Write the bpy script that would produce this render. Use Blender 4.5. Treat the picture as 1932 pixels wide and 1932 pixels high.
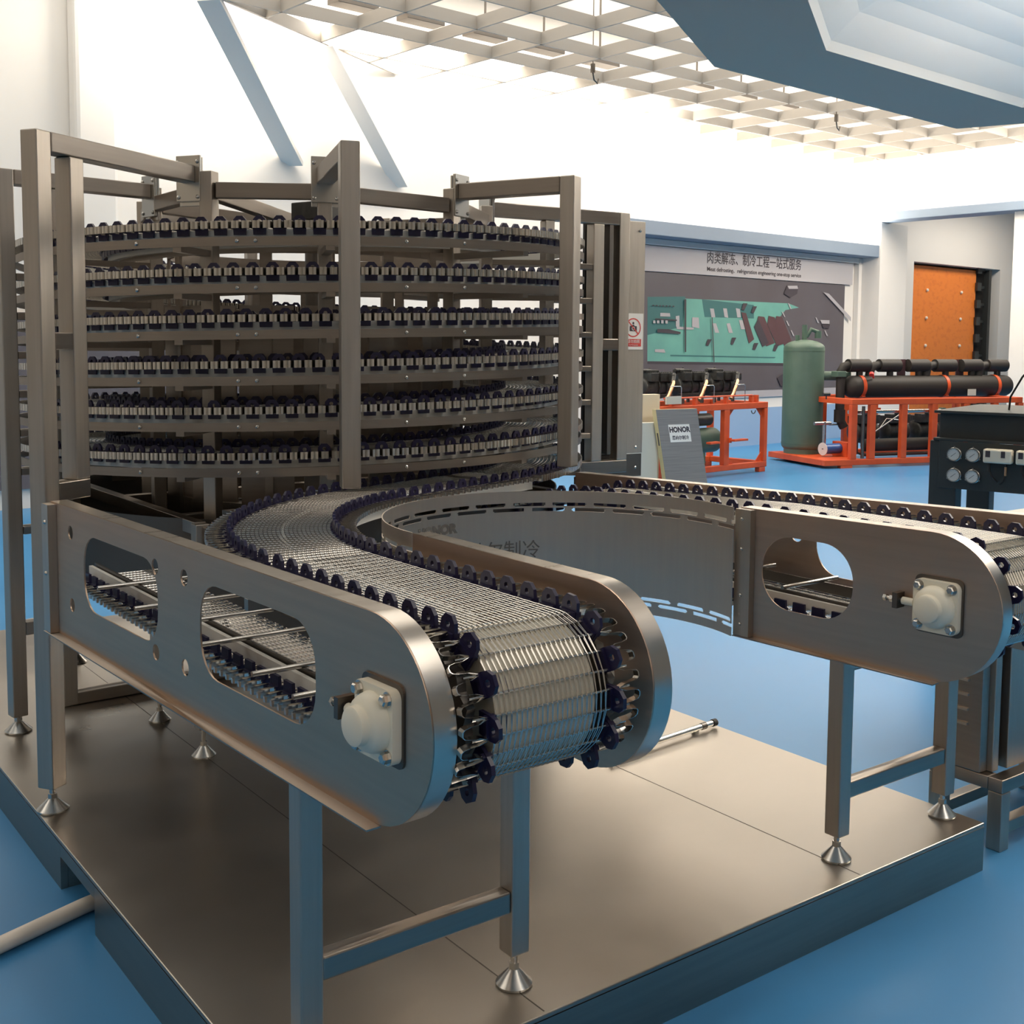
import bpy, math, random
import numpy as np
from mathutils import Matrix, Vector
random.seed(7); np.random.seed(7)
scene=bpy.context.scene
for o in list(bpy.data.objects): bpy.data.objects.remove(o)
PI=math.pi
V3=Vector
# ------------------------------------------------------------------ camera
F=2180.0; PXC,PYC=966.0,826.0; EYE=1.6
pitch=math.atan(181/F); roll=0.0074; yaw=math.radians(36.8)
fw=V3((math.sin(yaw)*math.cos(pitch),math.cos(yaw)*math.cos(pitch),-math.sin(pitch)))
rt=V3((math.cos(yaw),-math.sin(yaw),0)); up=rt.cross(fw)
rt2=rt*math.cos(roll)+up*math.sin(roll); up2=up*math.cos(roll)-rt*math.sin(roll)
cam=bpy.data.cameras.new('camera'); camo=bpy.data.objects.new('camera',cam)
scene.collection.objects.link(camo)
M=Matrix((rt2,up2,-fw)).transposed().to_4x4(); M.translation=V3((0,0,EYE)); camo.matrix_world=M
cam.sensor_width=36; cam.sensor_fit='HORIZONTAL'; cam.lens=36*F/1932; cam.shift_y=-(966-826)/1932.0
cam.clip_start=0.05; cam.clip_end=100
scene.camera=camo
# ------------------------------------------------------------------ world, exposure
w=bpy.data.worlds.new('world'); scene.world=w; w.use_nodes=True
w.node_tree.nodes['Background'].inputs[0].default_value=(0.55,0.50,0.46,1)
w.node_tree.nodes['Background'].inputs[1].default_value=0.25
scene.view_settings.view_transform='Standard'; scene.view_settings.look='None'
scene.view_settings.exposure=0.0; scene.view_settings.gamma=1.0
# room frame: U runs along the far wall, V into it
RA=math.radians(4.6); U=V3((math.cos(RA),math.sin(RA),0)); W=V3((-math.sin(RA),math.cos(RA),0))
P0=V3((14.254,12.319,0))
def R(u,v,z): return P0+U*u+W*v+V3((0,0,z))
ROOM=Matrix((U,W,V3((0,0,1)))).transposed().to_4x4(); ROOM.translation=P0
def area(name,u,v,z,sx,sy,power,color,rx=0,rz=0):
    l=bpy.data.lights.new(name,'AREA'); l.shape='RECTANGLE'; l.size=sx; l.size_y=sy; l.energy=power; l.color=color
    o=bpy.data.objects.new(name,l); scene.collection.objects.link(o)
    o.matrix_world=Matrix.Translation(R(u,v,z))@Matrix.Rotation(RA+rz,4,'Z')@Matrix.Rotation(rx,4,'X')
    return o
WARM=(1.0,0.90,0.77)
# daylight-white lamps above the open grid
area('ceiling_lamp_field',-6.9,-3.6,5.75,18,6.8,860,WARM)
# cove lamps on the ledge washing the upper wall
area('cove_lamp',-.6,-0.36,3.32,6.4,0.12,230,WARM,rx=math.radians(172))
area('wall_washer_lamp',-6.8,-0.75,4.95,7.5,0.2,260,WARM,rx=math.radians(38))
area('cove_lamp_right',2.55,-1.7,3.84,3.2,0.10,70,WARM,rx=math.radians(180),rz=math.radians(90))
area('niche_fill',5.7,-1.6,4.3,3.5,1.0,110,WARM)  # unseen fill added to brighten the door niche
area('far_wall_fill',1.2,-4.6,4.5,1.6,.8,190,WARM,rx=math.radians(52))  # added fill under the grid to brighten mural, column and tank
area('soffit_fill',-7.6,-9.6,3.55,2.0,2.0,50,(1,.92,.82))  # unseen downward fill added in the soffit opening
area('cove_fill',-7.6,-9.6,3.56,1.8,1.8,420,(1,.92,.82),rx=PI)  # unseen upward fill added to brighten the white cove
# unseen lamps above and behind the viewer (the unlit-looking half of the hall)
area('hall_fill',-15.0,-15.0,5.4,7,3,130,(1,0.86,0.72))  # fill added so lit hall walls show in the steel
area('hall_lamp_near',-11.7,-11.3,5.3,1.2,3.2,55,(1,0.93,0.84))
area('side_fill',-18.6,-7.5,5.4,2,8,100,(1,0.9,0.78))  # fill added to light the left side of the hall
# ------------------------------------------------------------------ materials
MATS={}
def mat(name,col,rough=0.5,metal=0.0,noise=None,bump=None,emit=None,spec=None,coat=0,aniso=None):
    m=bpy.data.materials.new(name); m.use_nodes=True; nt=m.node_tree; b=nt.nodes['Principled BSDF']
    b.inputs['Base Color'].default_value=(*col,1); b.inputs['Roughness'].default_value=rough; b.inputs['Metallic'].default_value=metal
    if spec is not None: b.inputs['Specular IOR Level'].default_value=spec
    if coat: b.inputs['Coat Weight'].default_value=coat
    if emit: b.inputs['Emission Color'].default_value=(*emit[0],1); b.inputs['Emission Strength'].default_value=emit[1]
    if aniso:
        b.inputs['Anisotropic'].default_value=aniso[0]; b.inputs['Anisotropic Rotation'].default_value=aniso[1]
        tg=nt.nodes.new('ShaderNodeTangent'); tg.direction_type='RADIAL'; tg.axis='Z'; nt.links.new(tg.outputs[0],b.inputs['Tangent'])
    if noise:   # (scale vec, col2, lo, hi, roughvar)
        sc,col2,lo,hi,rv=noise
        tc=nt.nodes.new('ShaderNodeTexCoord'); mp=nt.nodes.new('ShaderNodeMapping'); mp.inputs['Scale'].default_value=sc
        n=nt.nodes.new('ShaderNodeTexNoise'); n.inputs['Scale'].default_value=1; n.inputs['Detail'].default_value=5
        r=nt.nodes.new('ShaderNodeMapRange'); r.inputs['From Min'].default_value=lo; r.inputs['From Max'].default_value=hi
        mx=nt.nodes.new('ShaderNodeMix'); mx.data_type='RGBA'; mx.inputs['A'].default_value=(*col,1); mx.inputs['B'].default_value=(*col2,1)
        L=nt.links.new
        L(tc.outputs['Object'],mp.inputs['Vector']); L(mp.outputs[0],n.inputs['Vector']); L(n.outputs['Fac'],r.inputs['Value'])
        L(r.outputs[0],mx.inputs['Factor']); L(mx.outputs['Result'],b.inputs['Base Color'])
        if rv:
            r2=nt.nodes.new('ShaderNodeMapRange'); r2.inputs['From Min'].default_value=lo; r2.inputs['From Max'].default_value=hi
            r2.inputs['To Min'].default_value=rough; r2.inputs['To Max'].default_value=rough+rv
            L(n.outputs['Fac'],r2.inputs['Value']); L(r2.outputs[0],b.inputs['Roughness'])
        if bump:
            bp=nt.nodes.new('ShaderNodeBump'); bp.inputs['Strength'].default_value=bump; bp.inputs['Distance'].default_value=0.002
            L(n.outputs['Fac'],bp.inputs['Height']); L(bp.outputs[0],b.inputs['Normal'])
    MATS[name]=m; return m
AN=(0.9,0.0)
psteel=mat('brushed_panel_steel',(0.68,0.50,0.375),0.48,1,noise=((3,3,60),(0.75,0.565,0.43),.3,.7,.06),aniso=AN)
bsteel=mat('polished_band_steel',(0.62,0.575,0.51),0.27,1,noise=((3,60,3),(0.68,0.63,0.57),.3,.7,.05))
steel=mat('brushed_steel',(0.40,0.355,0.31),0.36,1,noise=((3,3,60),(0.46,0.41,0.36),.3,.7,.08),aniso=AN)
rsteel=mat('guide_ring_steel',(0.74,0.65,0.56),0.45,1,noise=((60,60,3),(0.78,0.70,0.60),.3,.7,.06),aniso=(.85,0.0))
steelv=mat('brushed_tube_steel',(0.46,0.415,0.36),0.38,1,noise=((70,70,3),(0.52,0.47,0.41),.3,.7,.08))
deck=mat('worn_deck_steel',(0.35,0.32,0.28),0.25,1,noise=((1.3,1.8,2),(0.49,0.45,0.395),.22,.78,.22))
wire=mat('wire_steel',(0.72,0.69,0.64),0.22,1)
cast=mat('satin_steel',(0.62,0.60,0.56),0.25,1)
dsteel=mat('dull_dark_steel',(0.16,0.145,0.13),0.45,1)
navy=mat('navy_plastic',(0.016,0.013,0.05),0.32)
cream=mat('cream_plastic',(0.90,0.85,0.70),0.42)
wear=mat('white_wear_strip',(0.80,0.78,0.72),0.45)
roller=mat('nose_roller_plastic',(0.66,0.60,0.48),0.38)
floorm=mat('blue_epoxy',(0.042,0.215,0.46),0.32,noise=((.6,.6,.6),(0.058,0.25,0.50),.3,.7,.08),spec=.4)
white=mat('white_wall_paint',(0.80,0.77,0.72),0.6,noise=((.5,.5,.5),(0.76,0.73,0.69),.3,.7,0))
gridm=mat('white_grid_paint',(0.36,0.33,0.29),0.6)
hallw=mat('warm_hall_paint',(0.55,0.47,0.38),0.7)
bluegrey=mat('bluegrey_paint',(0.22,0.28,0.36),0.6)
soffm=mat('soffit_paint',(0.42,0.32,0.26),0.6)
wains=mat('blue_wainscot',(0.28,0.42,0.62),0.5)
orange=mat('orange_paint',(0.72,0.105,0.025),0.42,noise=((4,4,4),(0.55,0.07,0.02),.3,.75,.1))
orangedoor=mat('orange_padded_panel',(0.88,0.24,0.035),0.5,noise=((9,9,14),(0.80,0.20,0.03),.50,.66,0),bump=.4)
tankg=mat('green_tank_enamel',(0.075,0.13,0.095),0.42,noise=((5,5,5),(0.10,0.16,0.12),.3,.7,.1))
blackr=mat('black_rubber_insulation',(0.022,0.018,0.015),0.62)
blackc=mat('black_cast_iron',(0.022,0.022,0.020),0.45,noise=((20,20,20),(0.06,0.06,0.052),.5,.8,.1))
charcoal=mat('charcoal_powdercoat',(0.030,0.034,0.033),0.5)
copper=mat('copper_tube',(0.75,0.42,0.24),0.3,1)
greyp=mat('grey_panel_skin',(0.20,0.19,0.19),0.5,noise=((2,2,90),(0.235,0.225,0.22),.4,.6,0))
foam=mat('yellow_foam_core',(0.62,0.50,0.26),0.7)
cardb=mat('cream_panel',(0.62,0.55,0.42),0.6)
offw=mat('pale_grey_panel',(0.52,0.52,0.46),0.5)
lampw=mat('white_switch_box',(0.75,0.68,0.55),0.4)
ink=mat('dark_ink',(0.05,0.04,0.05),0.6)
etch=mat('etched_grey',(0.13,0.12,0.11),0.6)
red=mat('sign_red',(0.65,0.05,0.04),0.5)
paperw=mat('sign_white',(0.80,0.78,0.74),0.5)
dark=mat('void_shade',(0.012,0.010,0.009),0.7)  # near-black painted as the shade inside gaps and hollows
bluep=mat('blue_enamel',(0.03,0.10,0.32),0.35)
muralbg=mat('mural_brown_grey',(0.10,0.085,0.092),0.4,noise=((.8,.8,.8),(0.12,0.11,0.125),.3,.7,0))
teal=mat('mural_teal',(0.13,0.33,0.29),0.4,noise=((1.5,1.5,1.5),(0.16,0.42,0.35),.35,.65,0))
teald=mat('mural_dark_teal',(0.05,0.16,0.16),0.4)
headb=mat('heading_board_grey',(0.50,0.475,0.485),0.5)
mgrey=mat('mural_light_grey',(0.42,0.40,0.42),0.4)
mbrown=mat('mural_maroon',(0.10,0.05,0.055),0.4)
glass=mat('gauge_face',(0.62,0.62,0.60),0.15)
pipew=mat('white_pvc',(0.72,0.66,0.58),0.4)
# ------------------------------------------------------------------ mesh helpers
class MB:
    def __init__(s): s.v=[]; s.f=[]; s.m=[]; s.n=0; s.mats=[]
    def add(s,v,f,m=None):
        v=np.asarray(v,dtype=np.float64).reshape(-1,3); s.v.append(v)
        mi=0
        if m is not None:
            if m not in s.mats: s.mats.append(m)
            mi=s.mats.index(m)
        for q in f: s.f.append(tuple(int(i)+s.n for i in q)); s.m.append(mi)
        s.n+=len(v); return s
    def box(s,c,size,ang=0,m=None,T=None):
        x,y,z=[k/2 for k in size]
        P=[V3((a*x,b*y,d*z)) for a in(-1,1) for b in(-1,1) for d in(-1,1)]
        if T is None: T=Matrix.Translation(V3(c))@Matrix.Rotation(ang,4,'Z')
        else: T=T@Matrix.Translation(V3(c))@Matrix.Rotation(ang,4,'Z')
        return s.add([T@p for p in P],[(0,1,3,2),(4,6,7,5),(0,4,5,1),(2,3,7,6),(0,2,6,4),(1,5,7,3)],m)
    def bb(s,a,b,m=None,T=None):
        return s.box([(a[i]+b[i])/2 for i in range(3)],[abs(b[i]-a[i]) for i in range(3)],0,m,T)
    def beam(s,p0,p1,w,h,m=None,upv=(0,0,1)):
        p0,p1=V3(p0),V3(p1); d=(p1-p0).normalized(); u=V3(upv)
        if abs(d.dot(u))>.98: u=V3((1,0,0))
        sd=d.cross(u).normalized(); u=sd.cross(d)
        P=[p+sd*(a*w/2)+u*(b*h/2) for p in(p0,p1) for a in(-1,1) for b in(-1,1)]
        return s.add(P,[(0,1,3,2),(4,6,7,5),(0,4,5,1),(2,3,7,6),(0,2,6,4),(1,5,7,3)],m)
    def tube(s,p0,p1,r,n=12,m=None,r2=None,cap=True):
        p0,p1=V3(p0),V3(p1); d=(p1-p0).normalized(); u=V3((0,0,1)) if abs(d.z)<.9 else V3((1,0,0))
        a=d.cross(u).normalized(); b=d.cross(a); r2=r if r2 is None else r2
        P=[p+a*(rr*math.cos(t))+b*(rr*math.sin(t)) for p,rr in((p0,r),(p1,r2)) for t in[2*PI*i/n for i in range(n)]]
        f=[(i,(i+1)%n,n+(i+1)%n,n+i) for i in range(n)]
        if cap: f+=[tuple(range(n))[::-1],tuple(range(n,2*n))]
        return s.add(P,f,m)
    def path(s,pts,r,n=8,m=None,cap=True):
        pts=[V3(p) for p in pts]; P=[]; k=len(pts); pa=None
        for i,p in enumerate(pts):
            d=((pts[min(i+1,k-1)]-pts[max(i-1,0)])).normalized()
            if pa is None: u=V3((0,0,1)) if abs(d.z)<.9 else V3((1,0,0)); pa=d.cross(u).normalized()
            a=(pa-d*pa.dot(d)).normalized(); pa=a; b=d.cross(a)
            P+=[p+a*(r*math.cos(2*PI*j/n))+b*(r*math.sin(2*PI*j/n)) for j in range(n)]
        f=[(i*n+j,i*n+(j+1)%n,(i+1)*n+(j+1)%n,(i+1)*n+j) for i in range(k-1) for j in range(n)]
        if cap: f+=[tuple(range(n))[::-1],tuple(range((k-1)*n,k*n))]
        return s.add(P,f,m)
    def lathe(s,prof,T,n=24,m=None):
        P=[T@V3((r*math.cos(2*PI*j/n),r*math.sin(2*PI*j/n),z)) for r,z in prof for j in range(n)]
        f=[(i*n+j,i*n+(j+1)%n,(i+1)*n+(j+1)%n,(i+1)*n+j) for i in range(len(prof)-1) for j in range(n)]
        f+=[tuple(range(n))[::-1],tuple(range((len(prof)-1)*n,len(prof)*n))]
        return s.add(P,f,m)
    def prism(s,poly,T,h,m=None):   # poly in local xy, extruded h along local z
        n=len(poly); P=[T@V3((x,y,z)) for z in(0,h) for x,y in poly]
        return s.add(P,[tuple(range(n))[::-1],tuple(range(n,2*n))]+[(i,(i+1)%n,n+(i+1)%n,n+i) for i in range(n)],m)
    def segs(s,A,B,r,n=4,m=None):   # many straight wires at once
        A=np.asarray(A,float); B=np.asarray(B,float); d=B-A; d/=np.linalg.norm(d,axis=1)[:,None]+1e-12
        ref=np.where(np.abs(d[:,2:3])>.9,np.array([[1.,0,0]]),np.array([[0,0,1.]]))
        a=np.cross(d,ref); a/=np.linalg.norm(a,axis=1)[:,None]; b=np.cross(d,a)
        t=2*PI*np.arange(n)/n
        o=(np.cos(t)[None,:,None]*a[:,None,:]+np.sin(t)[None,:,None]*b[:,None,:])*r
        Vv=np.concatenate([A[:,None,:]+o,B[:,None,:]+o],axis=1).reshape(-1,3)
        base=(np.arange(len(A))*2*n)[:,None,None]
        j=np.arange(n); q=np.stack([j,(j+1)%n,(j+1)%n+n,j+n],1)[None]
        Fq=(base+q).reshape(-1,4)
        return s.raw(Vv,Fq,m)
    def raw(s,Vv,Fq,m=None):
        mi=0
        if m is not None:
            if m not in s.mats: s.mats.append(m)
            mi=s.mats.index(m)
        s.v.append(Vv); Fq=Fq+s.n; s.f.extend(map(tuple,Fq.tolist())); s.m.extend([mi]*len(Fq)); s.n+=len(Vv); return s
    def mesh(s,name,m=None,smooth=False):
        me=bpy.data.meshes.new(name); me.from_pydata(np.concatenate(s.v).tolist(),[],s.f)
        mats=s.mats if s.mats else [m]
        for k in mats: me.materials.append(k)
        if len(mats)>1: me.polygons.foreach_set('material_index',s.m)
        if smooth: me.polygons.foreach_set('use_smooth',[True]*len(me.polygons))
        me.update(); return me
def link(name,data,parent=None):
    o=bpy.data.objects.new(name,data); scene.collection.objects.link(o)
    if parent is not None:
        o.parent=parent
        if parent.get('root'): o.matrix_parent_inverse=parent.matrix_basis.inverted()
    return o
def obj(name,mb,m=None,parent=None,smooth=False,bevel=0,auto=None):
    o=link(name,mb.mesh(name,m,smooth or auto is not None),parent)
    if auto is not None:
        me=o.data
        try: me.set_sharp_from_angle(angle=math.radians(auto))
        except Exception: pass
    if bevel:
        b=o.modifiers.new('bevel','BEVEL'); b.width=bevel; b.segments=2; b.limit_method='ANGLE'; b.angle_limit=math.radians(40)
    return o
ROOTS=[]
def thing(name,label,cat,loc=(0,0,0),group=None):
    o=bpy.data.objects.new(name,None); scene.collection.objects.link(o); o.location=loc
    o.matrix_basis=Matrix.Translation(V3(loc)); o.empty_display_size=.1
    o['label']=label; o['category']=cat; o['root']=1
    if group: o['group']=group
    ROOTS.append(o); return o
def tag(o,label,cat,group=None,kind=None):
    o['label']=label; o['category']=cat
    if group: o['group']=group
    if kind: o['kind']=kind
    return o
def struct(o): o['kind']='structure'; return o
# recentre a mesh object's origin on its base
def rebase(o,loc):
    loc=V3(loc); o.data.transform(Matrix.Translation(-loc)); o.location=loc; return o
def arc(cx,cy,r,a0,a1,n):
    return [(cx+r*math.cos(math.radians(a0+(a1-a0)*i/n)),cy+r*math.sin(math.radians(a0+(a1-a0)*i/n))) for i in range(n+1)]
def rrect(x0,y0,x1,y1,r,n=6):
    return arc(x1-r,y1-r,r,0,90,n)+arc(x0+r,y1-r,r,90,180,n)+arc(x0+r,y0+r,r,180,270,n)+arc(x1-r,y0+r,r,270,360,n)
def plate(name,outline,holes,T,th,m,parent=None):   # flat plate with holes, local xy, thickness along local z
    cu=bpy.data.curves.new(name,'CURVE'); cu.dimensions='2D'; cu.fill_mode='BOTH'; cu.extrude=th/2
    for pts in [outline]+holes:
        sp=cu.splines.new('POLY'); sp.points.add(len(pts)-1)
        for p,q in zip(sp.points,pts): p.co=(q[0],q[1],0,1)
        sp.use_cyclic_u=True
    t=bpy.data.objects.new('tmp',cu); scene.collection.objects.link(t)
    dg=bpy.context.evaluated_depsgraph_get(); me=bpy.data.meshes.new_from_object(t.evaluated_get(dg))
    bpy.data.objects.remove(t); bpy.data.curves.remove(cu)
    me.name=name; me.transform(T); me.materials.clear(); me.materials.append(m)
    return link(name,me,parent)
def text_mesh(name,s,size,m,ext=0.0004,align='CENTER',bold=0.0,sx=1.0):
    cu=bpy.data.curves.new(name,'FONT'); cu.body=s; cu.size=size; cu.align_x=align; cu.align_y='CENTER'; cu.extrude=ext; cu.offset=bold; cu.resolution_u=3
    t=bpy.data.objects.new('tmp',cu); scene.collection.objects.link(t)
    dg=bpy.context.evaluated_depsgraph_get(); me=bpy.data.meshes.new_from_object(t.evaluated_get(dg))
    bpy.data.objects.remove(t); bpy.data.curves.remove(cu)
    me.name=name; me.materials.clear(); me.materials.append(m)
    if sx!=1: me.transform(Matrix.Diagonal((sx,1,1,1)))
    return me
def frame_mat(o,x,y,z): 
    T=Matrix((V3(x),V3(y),V3(z))).transposed().to_4x4(); T.translation=V3(o); return T
Z3=V3((0,0,1))
#STRUCT
# ------------------------------------------------------------------ floor, walls, ceiling
b=MB(); b.box((3,0,-.05),(46,40,.1)); fl=struct(obj('floor',b,floorm)); 
b=MB()   # far wall with the door niche
b.bb((-20,0,0),(4.38,.25,5.9),T=ROOM); b.bb((4.38,0,3.12),(7.72,.25,5.9),T=ROOM); b.bb((7.72,0,0),(11,.25,5.9),T=ROOM); b.bb((4.2,.9,0),(8,1.0,3.3),T=ROOM)
b.bb((4.3,.25,0),(4.38,.9,3.3),T=ROOM); b.bb((7.72,.25,0),(7.8,.9,3.3),T=ROOM); b.bb((4.3,.25,3.12),(7.8,.9,3.2),T=ROOM)
struct(obj('wall_far',b,white))
b=MB(); b.bb((9.2,-19,0),(9.4,.2,5.9),T=ROOM); struct(obj('wall_right',b,white))
b=MB(); b.bb((-20.2,-19,0),(-20,.2,5.9),T=ROOM); struct(obj('wall_left',b,hallw))
b=MB(); b.bb((-20,-19.2,0),(9.2,-19,5.9),T=ROOM); struct(obj('wall_back',b,hallw))
b=MB(); b.bb((-20.2,-19.2,5.9),(11,.3,6.0),T=ROOM); struct(obj('ceiling',b,white))
b=MB(); b.bb((-4.1,-.012,0),(3.19,0,.59),T=ROOM); struct(obj('trim_1',b,wains))
b=MB(); b.bb((-4.0,-.03,.76),(2.57,0,.87),T=ROOM); struct(obj('trim_2',b,mgrey))
# box frame round the mural: lintel beam and right cheek
b=MB(); b.bb((-4.1,-.42,3.07),(3.19,0,3.27),T=ROOM); struct(obj('trim_3',b,bluegrey,bevel=.01))
b=MB(); b.bb((2.42,-.10,.6),(2.62,0,3.07),T=ROOM); b.bb((-4.0,-.10,2.98),(2.42,-.06,3.07),T=ROOM); struct(obj('trim_4',b,white,bevel=.01))
# column and the bulkhead that runs from it towards the viewer
b=MB(); b.bb((2.50,-.45,0),(3.35,0,3.66),T=ROOM); struct(obj('wall_column',b,white,bevel=.01))
b=MB(); b.bb((2.50,-3.25,0),(2.95,-2.72,3.66),T=ROOM); struct(obj('wall_column',b,white,bevel=.01))
b=MB(); b.bb((2.35,-5.2,3.66),(2.80,-.0,3.80),T=ROOM); struct(obj('trim_5',b,bluegrey,bevel=.01))
b=MB(); b.bb((2.72,-5.2,3.801),(2.80,0,5.9),T=ROOM); struct(obj('wall_upper_right',b,white))
b=MB(); b.bb((2.81,-5.2,4.4),(9.2,0,4.5),T=ROOM); struct(obj('ceiling_niche',b,white))
# open egg-crate ceiling
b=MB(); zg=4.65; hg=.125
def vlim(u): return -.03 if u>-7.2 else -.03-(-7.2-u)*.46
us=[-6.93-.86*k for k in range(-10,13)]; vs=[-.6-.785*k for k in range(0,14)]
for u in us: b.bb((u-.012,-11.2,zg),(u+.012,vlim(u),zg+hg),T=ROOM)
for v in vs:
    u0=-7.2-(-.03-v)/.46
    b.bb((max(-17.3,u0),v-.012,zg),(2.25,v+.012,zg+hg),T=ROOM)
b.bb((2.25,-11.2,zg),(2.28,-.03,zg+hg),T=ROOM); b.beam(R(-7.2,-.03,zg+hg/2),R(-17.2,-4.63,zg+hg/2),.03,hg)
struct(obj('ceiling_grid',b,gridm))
# slanting ribs from the grid down to the wall
def rib(name,p0,p1,w=.10,h=.07):
    b=MB(); b.beam(R(*p0),R(*p1),w,h); return struct(obj(name,b,white))
rib('trim_6',(-8.53,-.6,4.66),(-7.15,-.02,3.40),.20,.05); rib('trim_7',(-10.2,-1.3,4.66),(-8.58,-.02,3.50),.22,.05)
rib('trim_8',(2.25,-.46,4.66),(1.55,-.03,3.3),.07,.06); rib('trim_9',(2.24,-1.26,4.66),(2.5,-.75,3.8),.07,.06)
rib('trim_10',(2.24,-2.07,4.66),(2.5,-1.75,3.8),.07,.06); rib('trim_11',(2.24,-2.85,4.66),(2.5,-2.65,3.8),.07,.06)
b=MB(); b.bb((-11.0,-.20,1.86),(-10.6,0,5.9),T=ROOM); struct(obj('wall_shadow_band',b,white,bevel=.04))  # added box standing in for a soft shadow band on the wall
# hanging blue-grey soffit and its white cove
zs=3.5
outer=[(-10.9,-7.05),(-8.77,-5.93),(-5.41,-5.93),(-4.2,-9.5),(-4.2,-12.5),(-10.9,-12.5)]
inner=[(-9.9,-7.42),(-8.6,-6.71),(-5.9,-6.74),(-5.2,-9.3),(-5.2,-12.0),(-9.9,-12.0)]
b=MB(); n=len(outer)
P=[R(u,v,zs) for u,v in outer]+[R(u,v,zs) for u,v in inner]+[R(u,v,zs+.5) for u,v in outer]
b.add(P,[(i,(i+1)%n,n+(i+1)%n,n+i) for i in range(n)]+[(i,(i+1)%n,2*n+(i+1)%n,2*n+i) for i in range(n)])
struct(obj('ceiling_soffit',b,soffm))
ci=(-7.5,-9.4)
def ins(p,f): return (p[0]+(ci[0]-p[0])*f,p[1]+(ci[1]-p[1])*f)
b=MB(); rings=[(0,0),(.01,.06),(.07,.22),(.12,.30),(.20,.38),(.40,.50),(.70,.58),(.98,.60)]
P=[]
for f_,dz in rings: P+=[R(*ins(p,f_),zs+dz) for p in inner]
b.add(P,[(k*n+i,k*n+(i+1)%n,(k+1)*n+(i+1)%n,(k+1)*n+i) for k in range(len(rings)-1) for i in range(n)])
struct(obj('ceiling_cove',b,white))
# ------------------------------------------------------------------ display platform
b=MB(); x0,x1,y0,y1,zt=.90,3.205,1.865,6.05,.15
b.bb((x0,y0,zt-.012),(x1,y1,zt))                       # top skin
pl=thing('display_platform','low stainless steel platform on the blue floor carrying the spiral conveyor','platform',(2.05,3.9,0))
obj('deck',b,deck,pl,bevel=.003)
b=MB(); b.bb((x0,y0,0),(x1,y0+.02,zt-.013)); b.bb((x1-.02,y0+.021,0),(x1,y1,zt-.013)); b.bb((x0,y1-.02,0),(x1-.021,y1,zt-.013))
b.bb((x0,y0+.021,0),(x0+.02,3.06,zt-.013)); b.bb((x0,3.38,0),(x0+.02,y1-.021,zt-.013)); b.bb((x0,3.061,.10),(x0+.02,3.379,zt-.013))
b.bb((x0+.021,3.381,0),(x0+.35,3.39,zt-.013)); b.bb((x0+.021,3.05,0),(x0+.35,3.059,zt-.013))
obj('skirt',b,steel,pl)
b=MB(); b.bb((1.500,y0+.01,zt),(1.503,y1-.01,zt+.0006)); b.bb((2.604,y0+.01,zt),(2.607,y1-.01,zt+.0006)); obj('seam',b,dsteel,pl)
# ------------------------------------------------------------------ small shared parts
def foot_mb(x,y,z0=.15,ztop=.25,s=1.0):
    b=MB(); T=Matrix.Translation(V3((x,y,z0)))
    b.lathe([(.040*s,0),(.042*s,.006),(.036*s,.012),(.016*s,.034),(.012*s,.038)],T,28)
    b.lathe([(.012*s,.038),(.012*s,.052)],T,6); b.lathe([(.008*s,.05),(.008*s,ztop-z0)],T,12)
    return b
def bolt(b,p,n,r=.008,h=.006,m=None,k=6):
    n=V3(n).normalized(); b.tube(V3(p),V3(p)+n*h,r,k,m)
def screw_dome(b,p,n,r=.006,m=None):
    n=V3(n).normalized(); u=V3((0,0,1)) if abs(n.z)<.9 else V3((1,0,0)); a=n.cross(u).normalized(); c=n.cross(a)
    T=frame_mat(p,a,c,n); b.lathe([(r,0),(r*.8,r*.5),(r*.35,r*.8)],T,10,m)
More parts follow.
